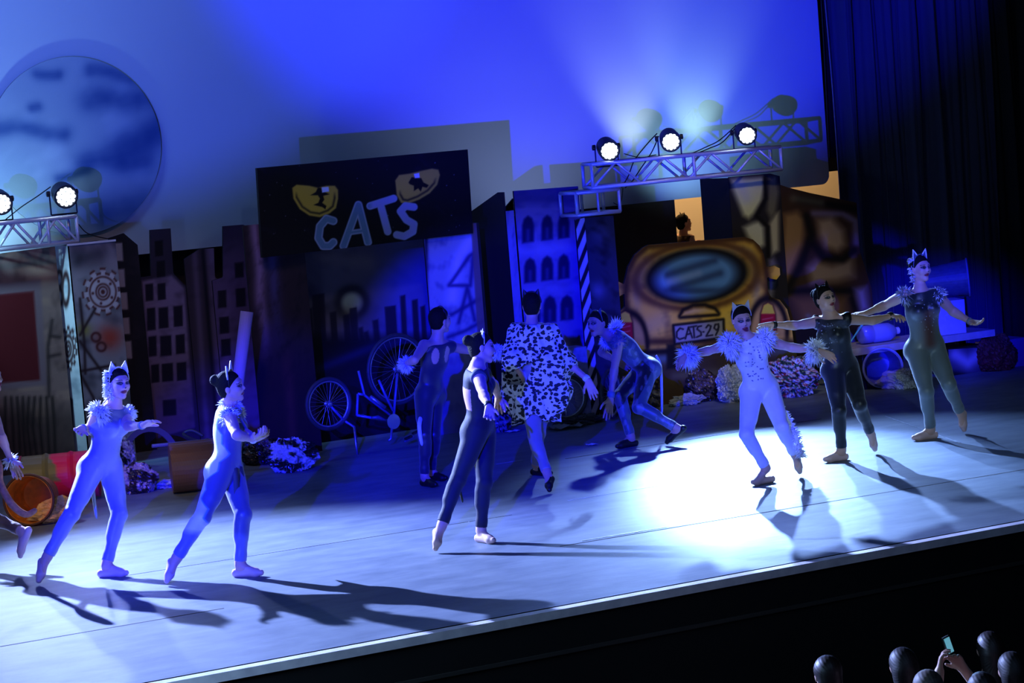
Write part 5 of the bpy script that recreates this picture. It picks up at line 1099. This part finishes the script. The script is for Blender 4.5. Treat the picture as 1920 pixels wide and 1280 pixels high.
POSES = {"silver":{"pel":[-1.803,3.883,0.803],"nb":[-1.69,3.757,1.259],"hd":[-1.653,3.706,1.432],"Rs":[-1.832,3.681,1.238],"Re":[-1.853,3.9,1.091],"Rw":[-1.966,3.703,1.131],"Rh":[-2.057,3.572,1.101],"Ls":[-1.588,3.847,1.17],"Le":[-1.645,3.595,1.113],"Lw":[-1.599,3.371,1.133],"Lh":[-1.52,3.24,1.185],"Rp":[-1.88,3.847,0.803],"Rk":[-2.111,3.7,0.503],"Ra":[-2.314,3.775,0.191],"Rt":[-2.401,3.747,0.029],"Lp":[-1.722,3.904,0.791],"Lk":[-1.75,3.686,0.448],"La":[-1.903,3.642,0.088],"Lt":[-1.785,3.516,0.026]},
"striped":{"pel":[-1.14,2.954,0.769],"nb":[-1.05,2.957,1.232],"hd":[-1.061,2.888,1.389],"Rs":[-1.115,2.817,1.182],"Re":[-1.157,2.581,1.068],"Rw":[-0.981,2.712,0.998],"Rh":[-0.923,2.569,1.049],"Ls":[-0.978,3.088,1.163],"Le":[-0.997,2.86,1.033],"Lw":[-1.001,2.63,1.03],"Lh":[-0.949,2.483,1.068],"Rp":[-1.193,2.891,0.783],"Rk":[-1.422,2.73,0.489],"Ra":[-1.603,2.874,0.189],"Rt":[-1.688,2.89,0.03],"Lp":[-1.078,3.01,0.754],"Lk":[-1.11,2.731,0.459],"La":[-1.158,2.767,0.087],"Lt":[-1.036,2.644,0.026]},
"black_back":{"pel":[0.769,2.563,0.861],"nb":[0.762,2.492,1.326],"hd":[0.836,2.539,1.471],"Rs":[0.703,2.353,1.278],"Re":[0.625,2.131,1.166],"Rw":[0.561,1.922,1.103],"Rh":[0.503,1.827,0.99],"Ls":[0.862,2.606,1.267],"Le":[1.025,2.776,1.156],"Lw":[1.134,2.927,1.026],"Lh":[1.078,2.803,0.94],"Rp":[0.715,2.498,0.861],"Rk":[0.518,2.48,0.51],"Ra":[0.336,2.445,0.186],"Rt":[0.254,2.411,0.029],"Lp":[0.829,2.616,0.835],"Lk":[0.752,2.513,0.453],"La":[0.705,2.544,0.084],"Lt":[0.728,2.376,0.028]},
"blue":{"pel":[1.8,5.677,0.801],"nb":[1.828,5.498,1.268],"hd":[1.864,5.476,1.449],"Ls":[1.677,5.447,1.249],"Le":[1.498,5.273,1.152],"Lw":[1.506,5.501,1.102],"Lh":[1.485,5.664,1.095],"Rs":[1.971,5.518,1.2],"Re":[2.216,5.594,1.126],"Rw":[2.419,5.456,1.105],"Rh":[2.512,5.314,1.079],"Lp":[1.726,5.634,0.8],"Lk":[1.601,5.431,0.463],"La":[1.593,5.489,0.085],"Lt":[1.62,5.316,0.027],"Rp":[1.867,5.73,0.788],"Rk":[1.751,5.561,0.434],"Ra":[1.77,5.733,0.09],"Rt":[1.845,5.578,0.029]},
"leopard":{"pel":[2.366,4.722,0.782],"nb":[2.37,4.694,1.361],"hd":[2.402,4.726,1.547],"Ls":[2.306,4.849,1.345],"Le":[2.164,4.729,1.125],"Lw":[2.287,4.745,0.902],"Lh":[2.354,4.795,0.746],"Rs":[2.456,4.554,1.346],"Re":[2.6,4.554,1.05],"Rw":[2.704,4.373,0.886],"Rh":[2.748,4.34,0.715],"Lp":[2.354,4.812,0.762],"Lk":[2.231,4.533,0.442],"La":[2.18,4.252,0.149],"Lt":[2.114,4.109,0.032],"Rp":[2.379,4.63,0.771],"Rk":[2.445,4.877,0.411],"Ra":[2.52,5.132,0.1],"Rt":[2.577,4.956,0.03]},
"bent":{"pel":[4.244,5.996,0.694],"nb":[3.873,6.021,1.057],"hd":[3.748,6.04,1.19],"Ls":[3.856,5.856,1.012],"Le":[3.842,5.955,0.745],"Lw":[3.77,5.938,0.489],"Lh":[3.74,5.979,0.281],"Rs":[3.919,6.176,1.003],"Re":[3.973,6.422,0.869],"Rw":[4.178,6.469,0.738],"Rh":[4.232,6.311,0.689],"Lp":[4.184,5.924,0.697],"Lk":[3.946,5.727,0.389],"La":[4.228,5.525,0.169],"Lt":[4.168,5.647,0.029],"Rp":[4.256,6.088,0.699],"Rk":[3.888,5.994,0.482],"Ra":[3.95,5.925,0.086],"Rt":[3.767,5.891,0.026]},
"white":{"pel":[3.638,3.114,0.775],"nb":[3.485,3.015,1.22],"hd":[3.492,3.087,1.374],"Rs":[3.336,3.034,1.186],"Re":[3.277,3.282,1.127],"Rw":[3.05,3.27,1.11],"Rh":[2.91,3.262,1.033],"Ls":[3.632,2.98,1.187],"Le":[3.877,2.965,1.099],"Lw":[4.013,2.784,1.066],"Lh":[4.172,2.73,0.985],"Rp":[3.555,3.113,0.757],"Rk":[3.371,2.941,0.442],"Ra":[3.564,2.983,0.127],"Rt":[3.413,2.973,0.027],"Lp":[3.722,3.112,0.762],"Lk":[3.654,2.843,0.473],"La":[3.863,2.998,0.203],"Lt":[3.923,3.03,0.035]},
"blackfront":{"pel":[4.783,3.592,0.781],"nb":[4.681,3.535,1.243],"hd":[4.638,3.552,1.404],"Rs":[4.622,3.669,1.199],"Re":[4.368,3.627,1.199],"Rw":[4.146,3.636,1.229],"Rh":[4.057,3.762,1.192],"Ls":[4.746,3.4,1.223],"Le":[5.0,3.393,1.18],"Lw":[5.223,3.401,1.198],"Lh":[5.23,3.243,1.194],"Rp":[4.701,3.592,0.774],"Rk":[4.598,3.39,0.448],"Ra":[4.637,3.449,0.085],"Rt":[4.473,3.478,0.028],"Lp":[4.864,3.595,0.764],"Lk":[4.773,3.332,0.482],"La":[4.961,3.467,0.193],"Lt":[5.026,3.506,0.033]},
"grey":{"pel":[5.914,3.888,0.815],"nb":[5.848,3.821,1.327],"hd":[5.86,3.82,1.539],"Rs":[5.684,3.832,1.318],"Re":[5.636,4.087,1.218],"Rw":[5.402,4.042,1.177],"Rh":[5.234,4.067,1.185],"Ls":[5.996,3.773,1.283],"Le":[6.205,3.84,1.114],"Lw":[6.233,3.618,1.021],"Lh":[6.25,3.449,1.011],"Rp":[5.826,3.907,0.802],"Rk":[5.739,3.679,0.451],"Ra":[5.84,3.79,0.084],"Rt":[5.66,3.816,0.028],"Lp":[6.001,3.884,0.793],"Lk":[5.916,3.584,0.503],"La":[6.136,3.73,0.206],"Lt":[6.203,3.779,0.033]},
"edge":{"pel":[-2.521,4.912,0.858],"nb":[-2.404,4.785,1.311],"hd":[-2.355,4.773,1.494],"Rs":[-2.395,4.632,1.254],"Re":[-2.39,4.453,1.061],"Rw":[-2.313,4.536,0.859],"Rh":[-2.266,4.502,0.705],"Ls":[-2.444,4.931,1.248],"Le":[-2.532,5.089,1.055],"Lw":[-2.621,5.226,0.893],"Lh":[-2.709,5.278,0.768],"Rp":[-2.565,4.838,0.841],"Rk":[-2.491,4.762,0.437],"Ra":[-2.295,4.468,0.306],"Rt":[-2.344,4.427,0.117],"Lp":[-2.481,4.98,0.823],"Lk":[-2.576,5.012,0.427],"La":[-2.754,4.906,0.087],"Lt":[-2.636,4.78,0.026]}}
def body_local(V, fr): d = V - fr['J']['pel']; return d @ fr['Hh'].T     # left, forward, up
# --- silver cat
def c_silver(V, fr):
    l = body_local(V, fr); c = np.tile(np.array([118, 118, 150]) / 255., (len(V), 1)); k = np.clip(n3(V, 7, 2) * .5 + .5, 0, 1)[:, None]; c = c * (1 - .35 * k) + np.array([205, 205, 222]) / 255. * .35 * k
    top = np.clip((l[:, 2] - .38) / .04, 0, 1)[:, None]; return c * (1 - top) + np.array([84, 90, 104]) / 255. * top
f = person(POSES['silver'], 1.62, fdir(.62, .78, -.05), 'dancer in silver cat costume with white fur collar, leftmost whole figure', (c_silver, .0, mcloth), ears=(mear_w, mfur), curl=.25, bodyscale=1.07, palms=dict(L=IT * .4 + np.array([0, 0, -1.]), R=IT), eart=.15)
ruffs(f, mfur, 300, .06); band(f, 'L', mgfur); band(f, 'R', mgfur); gems(f, front_gems(f, 22, 1))
H = f['H']; fur('hair_fringe', [(f['J']['hd'] - H[0] * .055 * (1) - H[1] * .03 + H[2] * z, H[2], .035, .03) for z in (.07, .03, -.01, -.05, -.09)] , mfur, f['root'], 320, .03, 0, 5)
wst = f['J']['pel']; tail(f, [wst - f['Fh'] * .10 + f['U'] * .02, wst - f['Fh'] * .13 - np.array([0, 0, .2]), wst - f['Fh'] * .12 - np.array([0, 0, .45])], .012, mgfur)
# --- striped cat
def c_strip(V, fr):
    l = body_local(V, fr); J = fr['J']; c = np.tile(np.array([84, 92, 140]) / 255., (len(V), 1))
    jag = .018 * (2 * np.abs((l[:, 2] * 7.5) % 1 - .5)) + .02 * np.sin(l[:, 2] * 13); wm = np.clip((-.012 + jag * 2.2 - l[:, 1] * 1.0) / .006, 0, 1)[:, None]  # white costume back, widened to carry the back light's bright rim
    tl_ = np.clip((.0 + jag * 2.2 - l[:, 1]) / .006, 0, 1)[:, None]; c = c * (1 - tl_) + np.array([110, 176, 190]) / 255. * tl_; c = c * (1 - wm) + np.array([226, 232, 236]) / 255. * wm
    d = np.clip((l[:, 1] - .02) / .05, 0, 1)[:, None] * .35; c = c * (1 - d) + np.array([60, 64, 96]) / 255. * d
    leg = np.clip((-.42 - l[:, 2]) / .05, 0, 1)[:, None]; return c * (1 - leg) + np.array([112, 118, 160]) / 255. * leg
f = person(POSES['striped'], 1.62, fdir(1, .12, .0), 'dancer in jagged white-backed cat costume walking right, second from left', (c_strip, .0, mcloth), ears=(mear_b, mfur), palms=dict(R=np.array([0, 0, 1.]) * .8 + IR * .3, L=np.array([0, 0, 1.])), curl=.5, earh=.085, bodyscale=1.08)
ruffs(f, mfur, 240, .045, r=.05); band(f, 'R', mfur, w_=.02); nb = f['J']['nb']; fur('neck_ruff', [(nb + f['U'] * .02, f['U'], .055, .02)], mfur, f['root'], 160, .05, 0, 9)
p = f['J']['pel']; fwd = f['Fh']; sd_ = f['Hh'][0]
V = []
for i in range(9):
    for j in range(7):
        t_ = i / 8; q = (j / 6 - .5); V.append(p + fwd * (.10 + .03 * math.sin(j * 1.9) + .02 * t_) + sd_ * q * (.16 + .12 * t_) + np.array([0, 0, .05 - .30 * t_ - .05 * abs(q)]))
Fq = [(i*7+j, i*7+j+1, (i+1)*7+j+1, (i+1)*7+j) for i in range(8) for j in range(6)]
o = mesh('front_sash', V, Fq, mat('sash_grey', (60, 66, 76), .8), f['root'], smooth=True); o.modifiers.new('t', 'SOLIDIFY').thickness = .004
# --- black cat seen from behind
f = person(POSES['black_back'], 1.6, fdir(.9, -.1, -.1), 'dancer in black cropped top and leggings seen from behind, centre front', (lambda V, fr: np.where(((body_local(V, fr)[:, 2] > .17) & (body_local(V, fr)[:, 2] < .34) & (body_local(V, fr)[:, 1] < -.01))[:, None], SKIN, np.array([30, 34, 42]) / 255.), .0, mcotton), ears=(mear_w, None), curl=.35, palms=dict(R=IT), bodyscale=1.08)
band(f, 'R', mhouse, w_=.045); 
sh = f['J']['Rs']; nb = f['J']['nb']
for S in 'RL':
    sh = f['J'][S + 's']; a = unit(f['J'][S + 'e'] - sh); MB().lathe(sh - a * .035, a, [(0, .052), (.02, .06), (.07, .062), (.07, .056)], 20).build('cap_sleeve', mat('charcoal_jersey', (58, 70, 78), .75), f['root'], smooth=True)
pl_ = f['J']['pel']; tail(f, [pl_ - f['Fh'] * .1, pl_ - f['Fh'] * .16 - np.array([0, 0, .15]), pl_ - f['Fh'] * .2 - np.array([0, 0, .4]), pl_ - f['Fh'] * .18 - np.array([0, 0, .58])], .010, mat('black_tail', (40, 44, 52), .7))
# --- blue lit dancer, back turned
def c_key(V, fr):
    l = (V - fr['J']['pel']) @ fr['Hs'].T; c = np.tile(np.array([40, 40, 66]) / 255., (len(V), 1))
    for sg in (-1, 1):
        h_ = (np.hypot((l[:, 0] - sg * .062) / .034, (l[:, 2] - .40) / .075) < 1) & (l[:, 1] < 0); c[h_] = SKIN
    return c
f = person(POSES['blue'], 1.64, fdir(.75, -.6, 0), 'dancer in dark unitard with back cut-outs and white side stripe, by the gateway', (c_key, -.005, mcloth), shoe=mshoe_b, ears=(mear_b, None), bun=False, curl=.15, palms=dict(R=-IT, L=-IT), earh=.04)
cuffs(f, mfur, 240, .06); J = f['J']
hp = J['Lp'] - f['Fh'] * .03; tail(f, [hp + f['Hh'][0] * .07 + f['U'] * .04, hp + f['Hh'][0] * .095 - [0, 0, .12], J['Lk'] + f['Hh'][0] * .068 + [0, 0, .10], J['Lk'] + f['Hh'][0] * .05 - [0, 0, .08]], .017, mfur, 'side_stripe')
# --- leopard coat
mleo = bpy.data.materials.new('leopard_print'); mleo.use_nodes = True; nt = mleo.node_tree; b = nt.nodes['Principled BSDF']; tc = nt.nodes.new('ShaderNodeTexCoord')
nz = nt.nodes.new('ShaderNodeTexNoise'); nz.inputs['Scale'].default_value = 9; mx = nt.nodes.new('ShaderNodeMix'); mx.data_type = 'VECTOR'; mx.inputs[0].default_value = .06
nt.links.new(tc.outputs['Object'], nz.inputs['Vector']); nt.links.new(tc.outputs['Object'], mx.inputs[4]); nt.links.new(nz.outputs['Color'], mx.inputs[5])
mpn = nt.nodes.new('ShaderNodeMapping'); mpn.inputs['Scale'].default_value = (1, 1, 1.35); nt.links.new(mx.outputs[1], mpn.inputs[0])
vo = nt.nodes.new('ShaderNodeTexVoronoi'); vo.feature = 'F1'; vo.inputs['Scale'].default_value = 25; nt.links.new(mpn.outputs[0], vo.inputs['Vector'])
cr = nt.nodes.new('ShaderNodeValToRGB'); cr.color_ramp.elements[0].position = .47; cr.color_ramp.elements[0].color = (.008, .008, .012, 1); cr.color_ramp.elements[1].position = .53; cr.color_ramp.elements[1].color = (.75, .7, .62, 1)
nt.links.new(vo.outputs['Distance'], cr.inputs[0]); nt.links.new(cr.outputs[0], b.inputs['Base Color']); b.inputs['Roughness'].default_value = .7
f = person(POSES['leopard'], 1.78, fdir(.1, -1, 0), 'dancer in knee-length leopard print coat seen from behind', (const((150, 142, 150)), .0, mcloth), shoe=mshoe_b, ears=(mear_b, None), curl=.12, palms=dict(R=-IT * .9, L=IT), skin=SKIN, bun=False, hs=.95, bodyscale=.95)
J = f['J']; U = f['U']; X = Field(np.minimum(J['Le'], J['pel'] - .5) - .2, np.maximum(J['Re'], J['nb'] + .1) + .2, .0075)
X.cone(J['nb'] - U * .06, J['pel'], .135, .185, .05); X.cone(J['pel'], J['pel'] - [0, 0, .30], .19, .25, .04); X.cone(J['Ls'] - U * .02, J['Rs'] - U * .02, .066, .066, .05)
for S in 'LR':
    sh, el, wr = J[S + 's'], J[S + 'e'], J[S + 'w']; mid = el + (wr - el) * .30; X.cone(sh, el, .070, .085, .05); X.cone(el - [0, 0, .02], mid - [0, 0, .03], .088, .080, .03)
    X.cone(sh - [0, 0, .15], el * .6 + sh * .4 - [0, 0, .34], .08, .10, .06); X.cone(J['nb'] * .5 + J['pel'] * .5 + (sh - J['nb']) * 1.0, J['pel'] + (sh - J['nb']) * 1.1, .14, .15, .07)
x = (X.lo[0] + np.arange(X.n[0]) * X.vox)[:, None, None]; y = (X.lo[1] + np.arange(X.n[1]) * X.vox)[None, :, None]; z = (X.lo[2] + np.arange(X.n[2]) * X.vox)[None, None, :]
ang = np.arctan2(y - J['pel'][1], x - J['pel'][0]); fold = .016 * np.sin(ang * 7 + .8) * np.clip((J['nb'][2] - .15 - z) / .6, 0, 1) + .006 * np.sin(ang * 17 + z * 6)
hem = (J['pel'][2] - .20 + .035 * np.sin(ang * 3 + 2) + .02 * np.sin(ang * 8)) - z
A = np.maximum(X.a + fold, hem); nk = J['nb'] + U * .035; A = np.maximum(A, (x - nk[0]) * U[0] + (y - nk[1]) * U[1] + (z - nk[2]) * U[2])
for S in 'LR':
    d = unit(J[S + 'w'] - J[S + 'e']); p = J[S + 'e'] + (J[S + 'w'] - J[S + 'e']) * .36; nr = (x - p[0]) ** 2 + (y - p[1]) ** 2 + (z - p[2]) ** 2 < .17 ** 2
    A = np.where(nr, np.maximum(A, (x - p[0]) * d[0] + (y - p[1]) * d[1] + (z - p[2]) * d[2]), A)
V, Q = X.poly(np.minimum(A, X.bg).astype(np.float32)); mesh('coat', V, Q, mleo, f['root'], smooth=True)
band(f, 'R', mfur, w_=.035)
# --- bent dancer
def c_bent(V, fr):
    l = body_local(V, fr); c = np.tile(np.array([70, 88, 94]) / 255., (len(V), 1)); a = np.clip(n3(V, 9, 8), 0, 1)[:, None]; c = c * (1 - .5 * a) + np.array([130, 140, 150]) / 255. * .5 * a
    bl = ((l[:, 2] > .05) & (l[:, 2] < .17) & (l[:, 1] > -.02)) | ((l[:, 2] < -.02) & (np.abs(l[:, 0]) < .03)); c[bl] = np.array([20, 22, 26]) / 255.
    wh = (np.abs(l[:, 0]) > .1) & (n3(V, 22, 3) > .35); c[wh] = c[wh] * .5 + .3; return c
f = person(POSES['bent'], 1.74, fdir(-.72, .62, -.05), 'dancer in teal-grey costume bending low with arms hanging, before the car', (c_bent, .0, mcloth), shoe=mshoe_b, ears=(mear_g, None), bun=False, curl=.12, palms=dict(L=IT, R=IT), female=0, upw=.85, skin=SKIN * .9, eart=.5)
ruffs(f, mfur, 200, .055, 'R', r=.05); ruffs(f, mgfur, 200, .05, 'L', r=.05); nb = f['J']['nb']; fur('neck_ruff', [(nb - f['Fs'] * .05 + [0, 0, .03], f['U'], .05, .03)], mfur, f['root'], 160, .07, 0, 19, grav=-.2)
band(f, 'L', mat('grey_wristband', (110, 130, 140), .6), w_=.055, r=.037)
pl_ = f['J']['pel']; bk = -f['Fh']; tail(f, [pl_ + bk * .1 + [0, 0, .06], pl_ + bk * .15 + [0, 0, -.08], pl_ + bk * .14 - [0, 0, .3], pl_ + bk * .12 - [0, 0, .52]], .012, mat('grey_tail', (170, 175, 190), .5))
# --- white cat
def c_white(V, fr):
    c = np.tile(np.array([214, 212, 222]) / 255., (len(V), 1)); l = (V - fr['J']['pel']) @ fr['Hs'].T; rs = np.random.RandomState(3)
    for k in range(46):
        q = np.array([rs.uniform(-.1, .1), rs.uniform(.10, .52)]); m_ = (np.hypot(l[:, 0] - q[0], l[:, 2] - q[1]) < .0065) & (l[:, 1] > 0); c[m_] = np.array([60, 60, 120]) / 255.
    return c
f = person(POSES['white'], 1.6, fdir(.22, .95, -.22), 'dancer in white dotted unitard with fluffy white sleeves, arms spread wide', (c_white, .012, mcloth), ears=(mear_w, None), curl=.3, palms=dict(R=-np.array([0, 0, 1.]) * .5 + IT * .8, L=IT * .8 - np.array([0, 0, .5])), upw=.2, earh=.09, bodyscale=1.05)
ruffs(f, mfur, 620, .075, r=.066); cuffs(f, mfur, 460, .085, r=.04); J = f['J']
tail(f, [J['pel'] - f['Fh'] * .1 - [0, 0, .05], J['Lk'] - f['Fh'] * .20 + IR * .07 + [0, 0, .14], J['Lk'] - f['Fh'] * .12 + IR * .15 - [0, 0, .06], J['Lk'] - f['Fh'] * .1 + IR * .20 - [0, 0, .30]], .018, mfur, furry=420)
# --- black cat facing front
f = person(POSES['blackfront'], 1.58, fdir(.55, .8, .12), 'dancer in black studded cat costume reaching both arms sideways', (const((24, 28, 34)), .0, mcloth), ears=(mear_b, None), curl=.45, palms=dict(R=IT, L=-np.array([0, 0, 1.])), earh=.085, bodyscale=1.1)
band(f, 'L', mbfur, w_=.035, r=.036); band(f, 'R', mbfur, w_=.03); J = f['J']; nb = J['nb']; H = f['Hs']
for S, sg in (('L', 1), ('R', -1)):
    sh = J[S + 's']; d = unit(J[S + 'e'] - sh); MB().lathe(sh - d * .05, d, [(0, .035), (.03, .055), (.06, .066), (.062, .06)], 16).build('cap_sleeve', mear_b, f['root'], smooth=True)
pts = [nb + f['U'] * (.02 - .03 * max(0, math.cos(q))) + (H[1] * math.cos(q) + H[0] * math.sin(q)) * (.062 + .012 * r_) - f['U'] * .013 * r_ for r_ in range(4) for q in np.linspace(-2.2, 2.2, 22)]
gems(f, pts + front_gems(f, 26, 4, .95, .35), .0055)
# --- grey cat at the right
def c_grey(V, fr):
    l = (V - fr['J']['pel']) @ fr['Hs'].T; c = np.tile(np.array([104, 116, 118]) / 255., (len(V), 1)); m_ = (np.exp(-((l[:, 0]) / .06) ** 2) * np.clip((l[:, 2]) / .06, 0, 1) * (l[:, 1] > 0))[:, None]
    c = c * (1 - m_ * .85) + np.array([84, 46, 38]) / 255. * m_ * .85; t_ = np.clip((l[:, 2] - .36) / .04, 0, 1)[:, None]; return c * (1 - t_) + np.array([26, 34, 40]) / 255. * t_
f = person(POSES['grey'], 1.7, fdir(.55, .85, .02), 'dancer in grey cat costume with feathery shoulders, rightmost on stage', (c_grey, .015, mcloth), ears=(mear_g, mfur), curl=.3, palms=dict(L=IT * .5 + np.array([0, 0, 1.]), R=-np.array([0, 0, 1.])), earh=.08, bodyscale=1.12)
ruffs(f, mgfur, 220, .05, r=.05); ruffs(f, mfur, 90, .06, r=.048, seed=9); band(f, 'L', mgfur); gems(f, front_gems(f, 30, 6, .95, .25, .11), .0055)
H = f['H']; fur('hair_fringe', [(f['J']['hd'] - H[0] * .065 - H[1] * .03 + H[2] * z, H[2], .02, .03) for z in (.06, .0, -.05, -.1)], mpale, f['root'], 140, .028, 0, 15)
# --- dancer cut by the left edge
f = person(POSES['edge'], 1.62, fdir(.95, .2, 0), 'dancer entering at the left picture edge, only arm foot and tail in view', (const((120, 84, 60)), .0, mcloth), ears=(mear_b, None), curl=.2, palms=dict(R=IT))
cuffs(f, mfur, 60, .05, 'R', seed=4, back=-.005)
T = [J_ for J_ in [f['J']['pel'] - f['Fh'] * .1, VY(-8, 862, 3.9), VY(0, 905, 3.8), VY(22, 945, 3.75), VY(48, 964, 3.75), VY(68, 955, 3.8)]]; tail(f, T, .024, mat('orange_brown_fur', (190, 120, 66), .7, noise=.4, nscale=30))
# --- figure standing in the lit corridor
hp_ = VY(1281, 418, 12.75); X0 = hp_[0]; zc = hp_[2] - 1.5
Jc = dict(pel=(X0, 12.75, .84 + zc), nb=(X0 - .01, 12.75, 1.34 + zc), hd=(X0, 12.74, 1.5 + zc), Rs=(X0 + .0, 12.60, 1.31 + zc), Re=(X0 + .08, 12.55, 1.08 + zc), Rw=(X0 + .24, 12.55, 1.22 + zc), Rh=(X0 + .38, 12.55, 1.29 + zc),
          Ls=(X0, 12.90, 1.31 + zc), Le=(X0 + .07, 12.95, 1.09 + zc), Lw=(X0 + .2, 12.9, 1.22 + zc), Lh=(X0 + .34, 12.88, 1.26 + zc), Rp=(X0, 12.67, .84 + zc), Rk=(X0 + .03, 12.67, .46 + zc * .5), Ra=(X0, 12.67, .085), Rt=(X0 + .18, 12.67, .025),
          Lp=(X0, 12.83, .84 + zc), Lk=(X0 + .03, 12.83, .46 + zc * .5), La=(X0, 12.83, .085), Lt=(X0 + .18, 12.83, .025))
f = person(Jc, 1.62, np.array([1., -.1, .1]), 'dark silhouetted performer with cat ears standing in the lit doorway', (const((60, 36, 24)), .0, mcotton), ears=(mear_b, None), curl=.3)
# ================================================================ audience heads
def spectator(u, v, Y, wpx, label, hairm, hand=False, tall=0, long_=False):
    top_ = VY(u, v, Y); dep_ = -((top_ - CP) @ RM)[2]; s = 1.0; c = top_ - np.array([0, 0, .115])
    root = empty('person', (c[0], c[1], -1.3), label, 'person'); X = Field(c - [.33, .25, .75], c + [.33, .38, .35], .009); H = np.array([[-1., 0, 0], [0, 1, 0], [0, 0, 1]]); H = headframe((.25, 1, 0), (0, 0, 1))
    add_head(X, c, H, 1.0, c - [0, 0.0, .17]); X.cone(c - [0, .0, .17], c - [0, 0, .3], .055, .07, .04); X.cone(c - [.17, 0, .27], c - [-.17, 0, .27], .065, .065, .06); X.ell(c - [0, 0, .5], np.eye(3), (.18, .12, .25), .06)
    for sg in (-1, 1):
        if hand and sg == -1:
            el = c + np.array([-.24, .16, -.12]); wr = c + np.array([-.12, .24, .10]); X.cone(c + [-.17, 0, -.27], el, .05, .042, .03); X.cone(el, wr, .042, .03, .02); add_hand(X, wr, wr + np.array([.05, .02, .15]), np.array([.8, -.5, 0.]), 1.1, .5, 1)
        elif hand:
            el = c + np.array([.2, .18, -.14]); wr = c + np.array([.07, .26, .08]); X.cone(c + [.17, 0, -.27], el, .05, .042, .03); X.cone(el, wr, .042, .03, .02); add_hand(X, wr, wr + np.array([-.08, .02, .13]), np.array([-.8, -.5, 0.]), 1.1, .5, -1)
        else: el = c + [sg * .22, .04, -.55]; X.cone(c + [sg * .17, 0, -.27], el, .05, .042, .03); X.cone(el, el + [-sg * .06, .22, -.03], .042, .03, .02)
    V, Q = X.poly(); col = np.tile(SKIN * .9, (len(V), 1)); mesh('body', V, Q, mskin, root, smooth=True, cols=col)
    ctop = X.a.copy(); z = (X.lo[2] + np.arange(X.n[2]) * X.vox)[None, None, :]; V, Q = X.poly(np.minimum(np.maximum(ctop - .012, (z - (c[2] - .22))) + 0 * ctop, X.bg).astype(np.float32)); 
    if not hand: mesh('shirt', V, Q, mat('dark_shirt', (30, 32, 40), .8), root, smooth=True)
    K = Field(c - [.16, .2, .34], c + [.16, .16, .16], .006); g = lambda a, b_, c_: c + (a * H[0] + b_ * H[1] + c_ * H[2])
    K.ell(g(0, -.014, .028), H, (.086, .102, .094), .02); K.ell(g(0, -.05, -.05), H, (.075, .055, .08), .03)
    if long_: K.cone(g(0, -.06, -.02), g(.0, -.07, -.26), .08, .07, .04)
    K.ell(g(0, .09, -.03), H, (.07, .06, .075), .01, True); V, Q = K.poly()
    l = (V - c) @ H.T; th = np.arctan2(l[:, 0], l[:, 2] + .02); V = V + (V - c) * (.005 * np.sin(th * 34 + 6 * np.sin(l[:, 1] * 20)))[:, None]
    mesh('hair', V, Q, hairm, root, smooth=True); return root
mh1 = mat('brown_hair', (34, 26, 24), .5, noise=.4, nscale=40); mh2 = mat('light_brown_hair', (90, 80, 72), .6, noise=.4, nscale=40); mh3 = mat('dark_brown_hair', (30, 26, 26), .55, noise=.4, nscale=40)
spectator(1549, 1229, -1.6, 70, 'spectator with short dark curly hair, leftmost head in the audience', mh1)
spectator(1690, 1214, -1.5, 70, 'spectator with straight hair, second head from the left', mh3, long_=True)
spectator(1737, 1256, -2.7, 60, 'spectator with light brown hair, only the crown in view', mh2)
r_ = spectator(1838, 1260, -2.4, 70, 'spectator in lower right holding up a small phone with both hands', mh3, hand=True)
spectator(1853, 1184, -1.25, 80, 'tall spectator with long brown hair behind the raised phone', mh1, long_=True)
spectator(1894, 1222, -1.7, 60, 'spectator with grey-lit hair at the right edge', mh3, long_=True)
pc = VY(1778, 1228, -2.14); ph = empty('phone', pc, 'small phone with lit screen held up above the audience', 'phone')
MB().obox(pc, (.075, .04, .0), (-.004, .008, 0), (-.035, 0, .11)).build('case', mhouse, ph); MB().obox(pc + [.004, -.001, .008], (.064, .034, .0), (.0, -.002, 0), (-.030, 0, .094)).build('screen', mat('phone_screen', (120, 200, 225), .3, emit=.55), ph)
area('audience_side_light', (-4.5, -.7, 1.0), (2.5, -1.7, .5), (.35, .6, 1.0), 90, .8, .8)
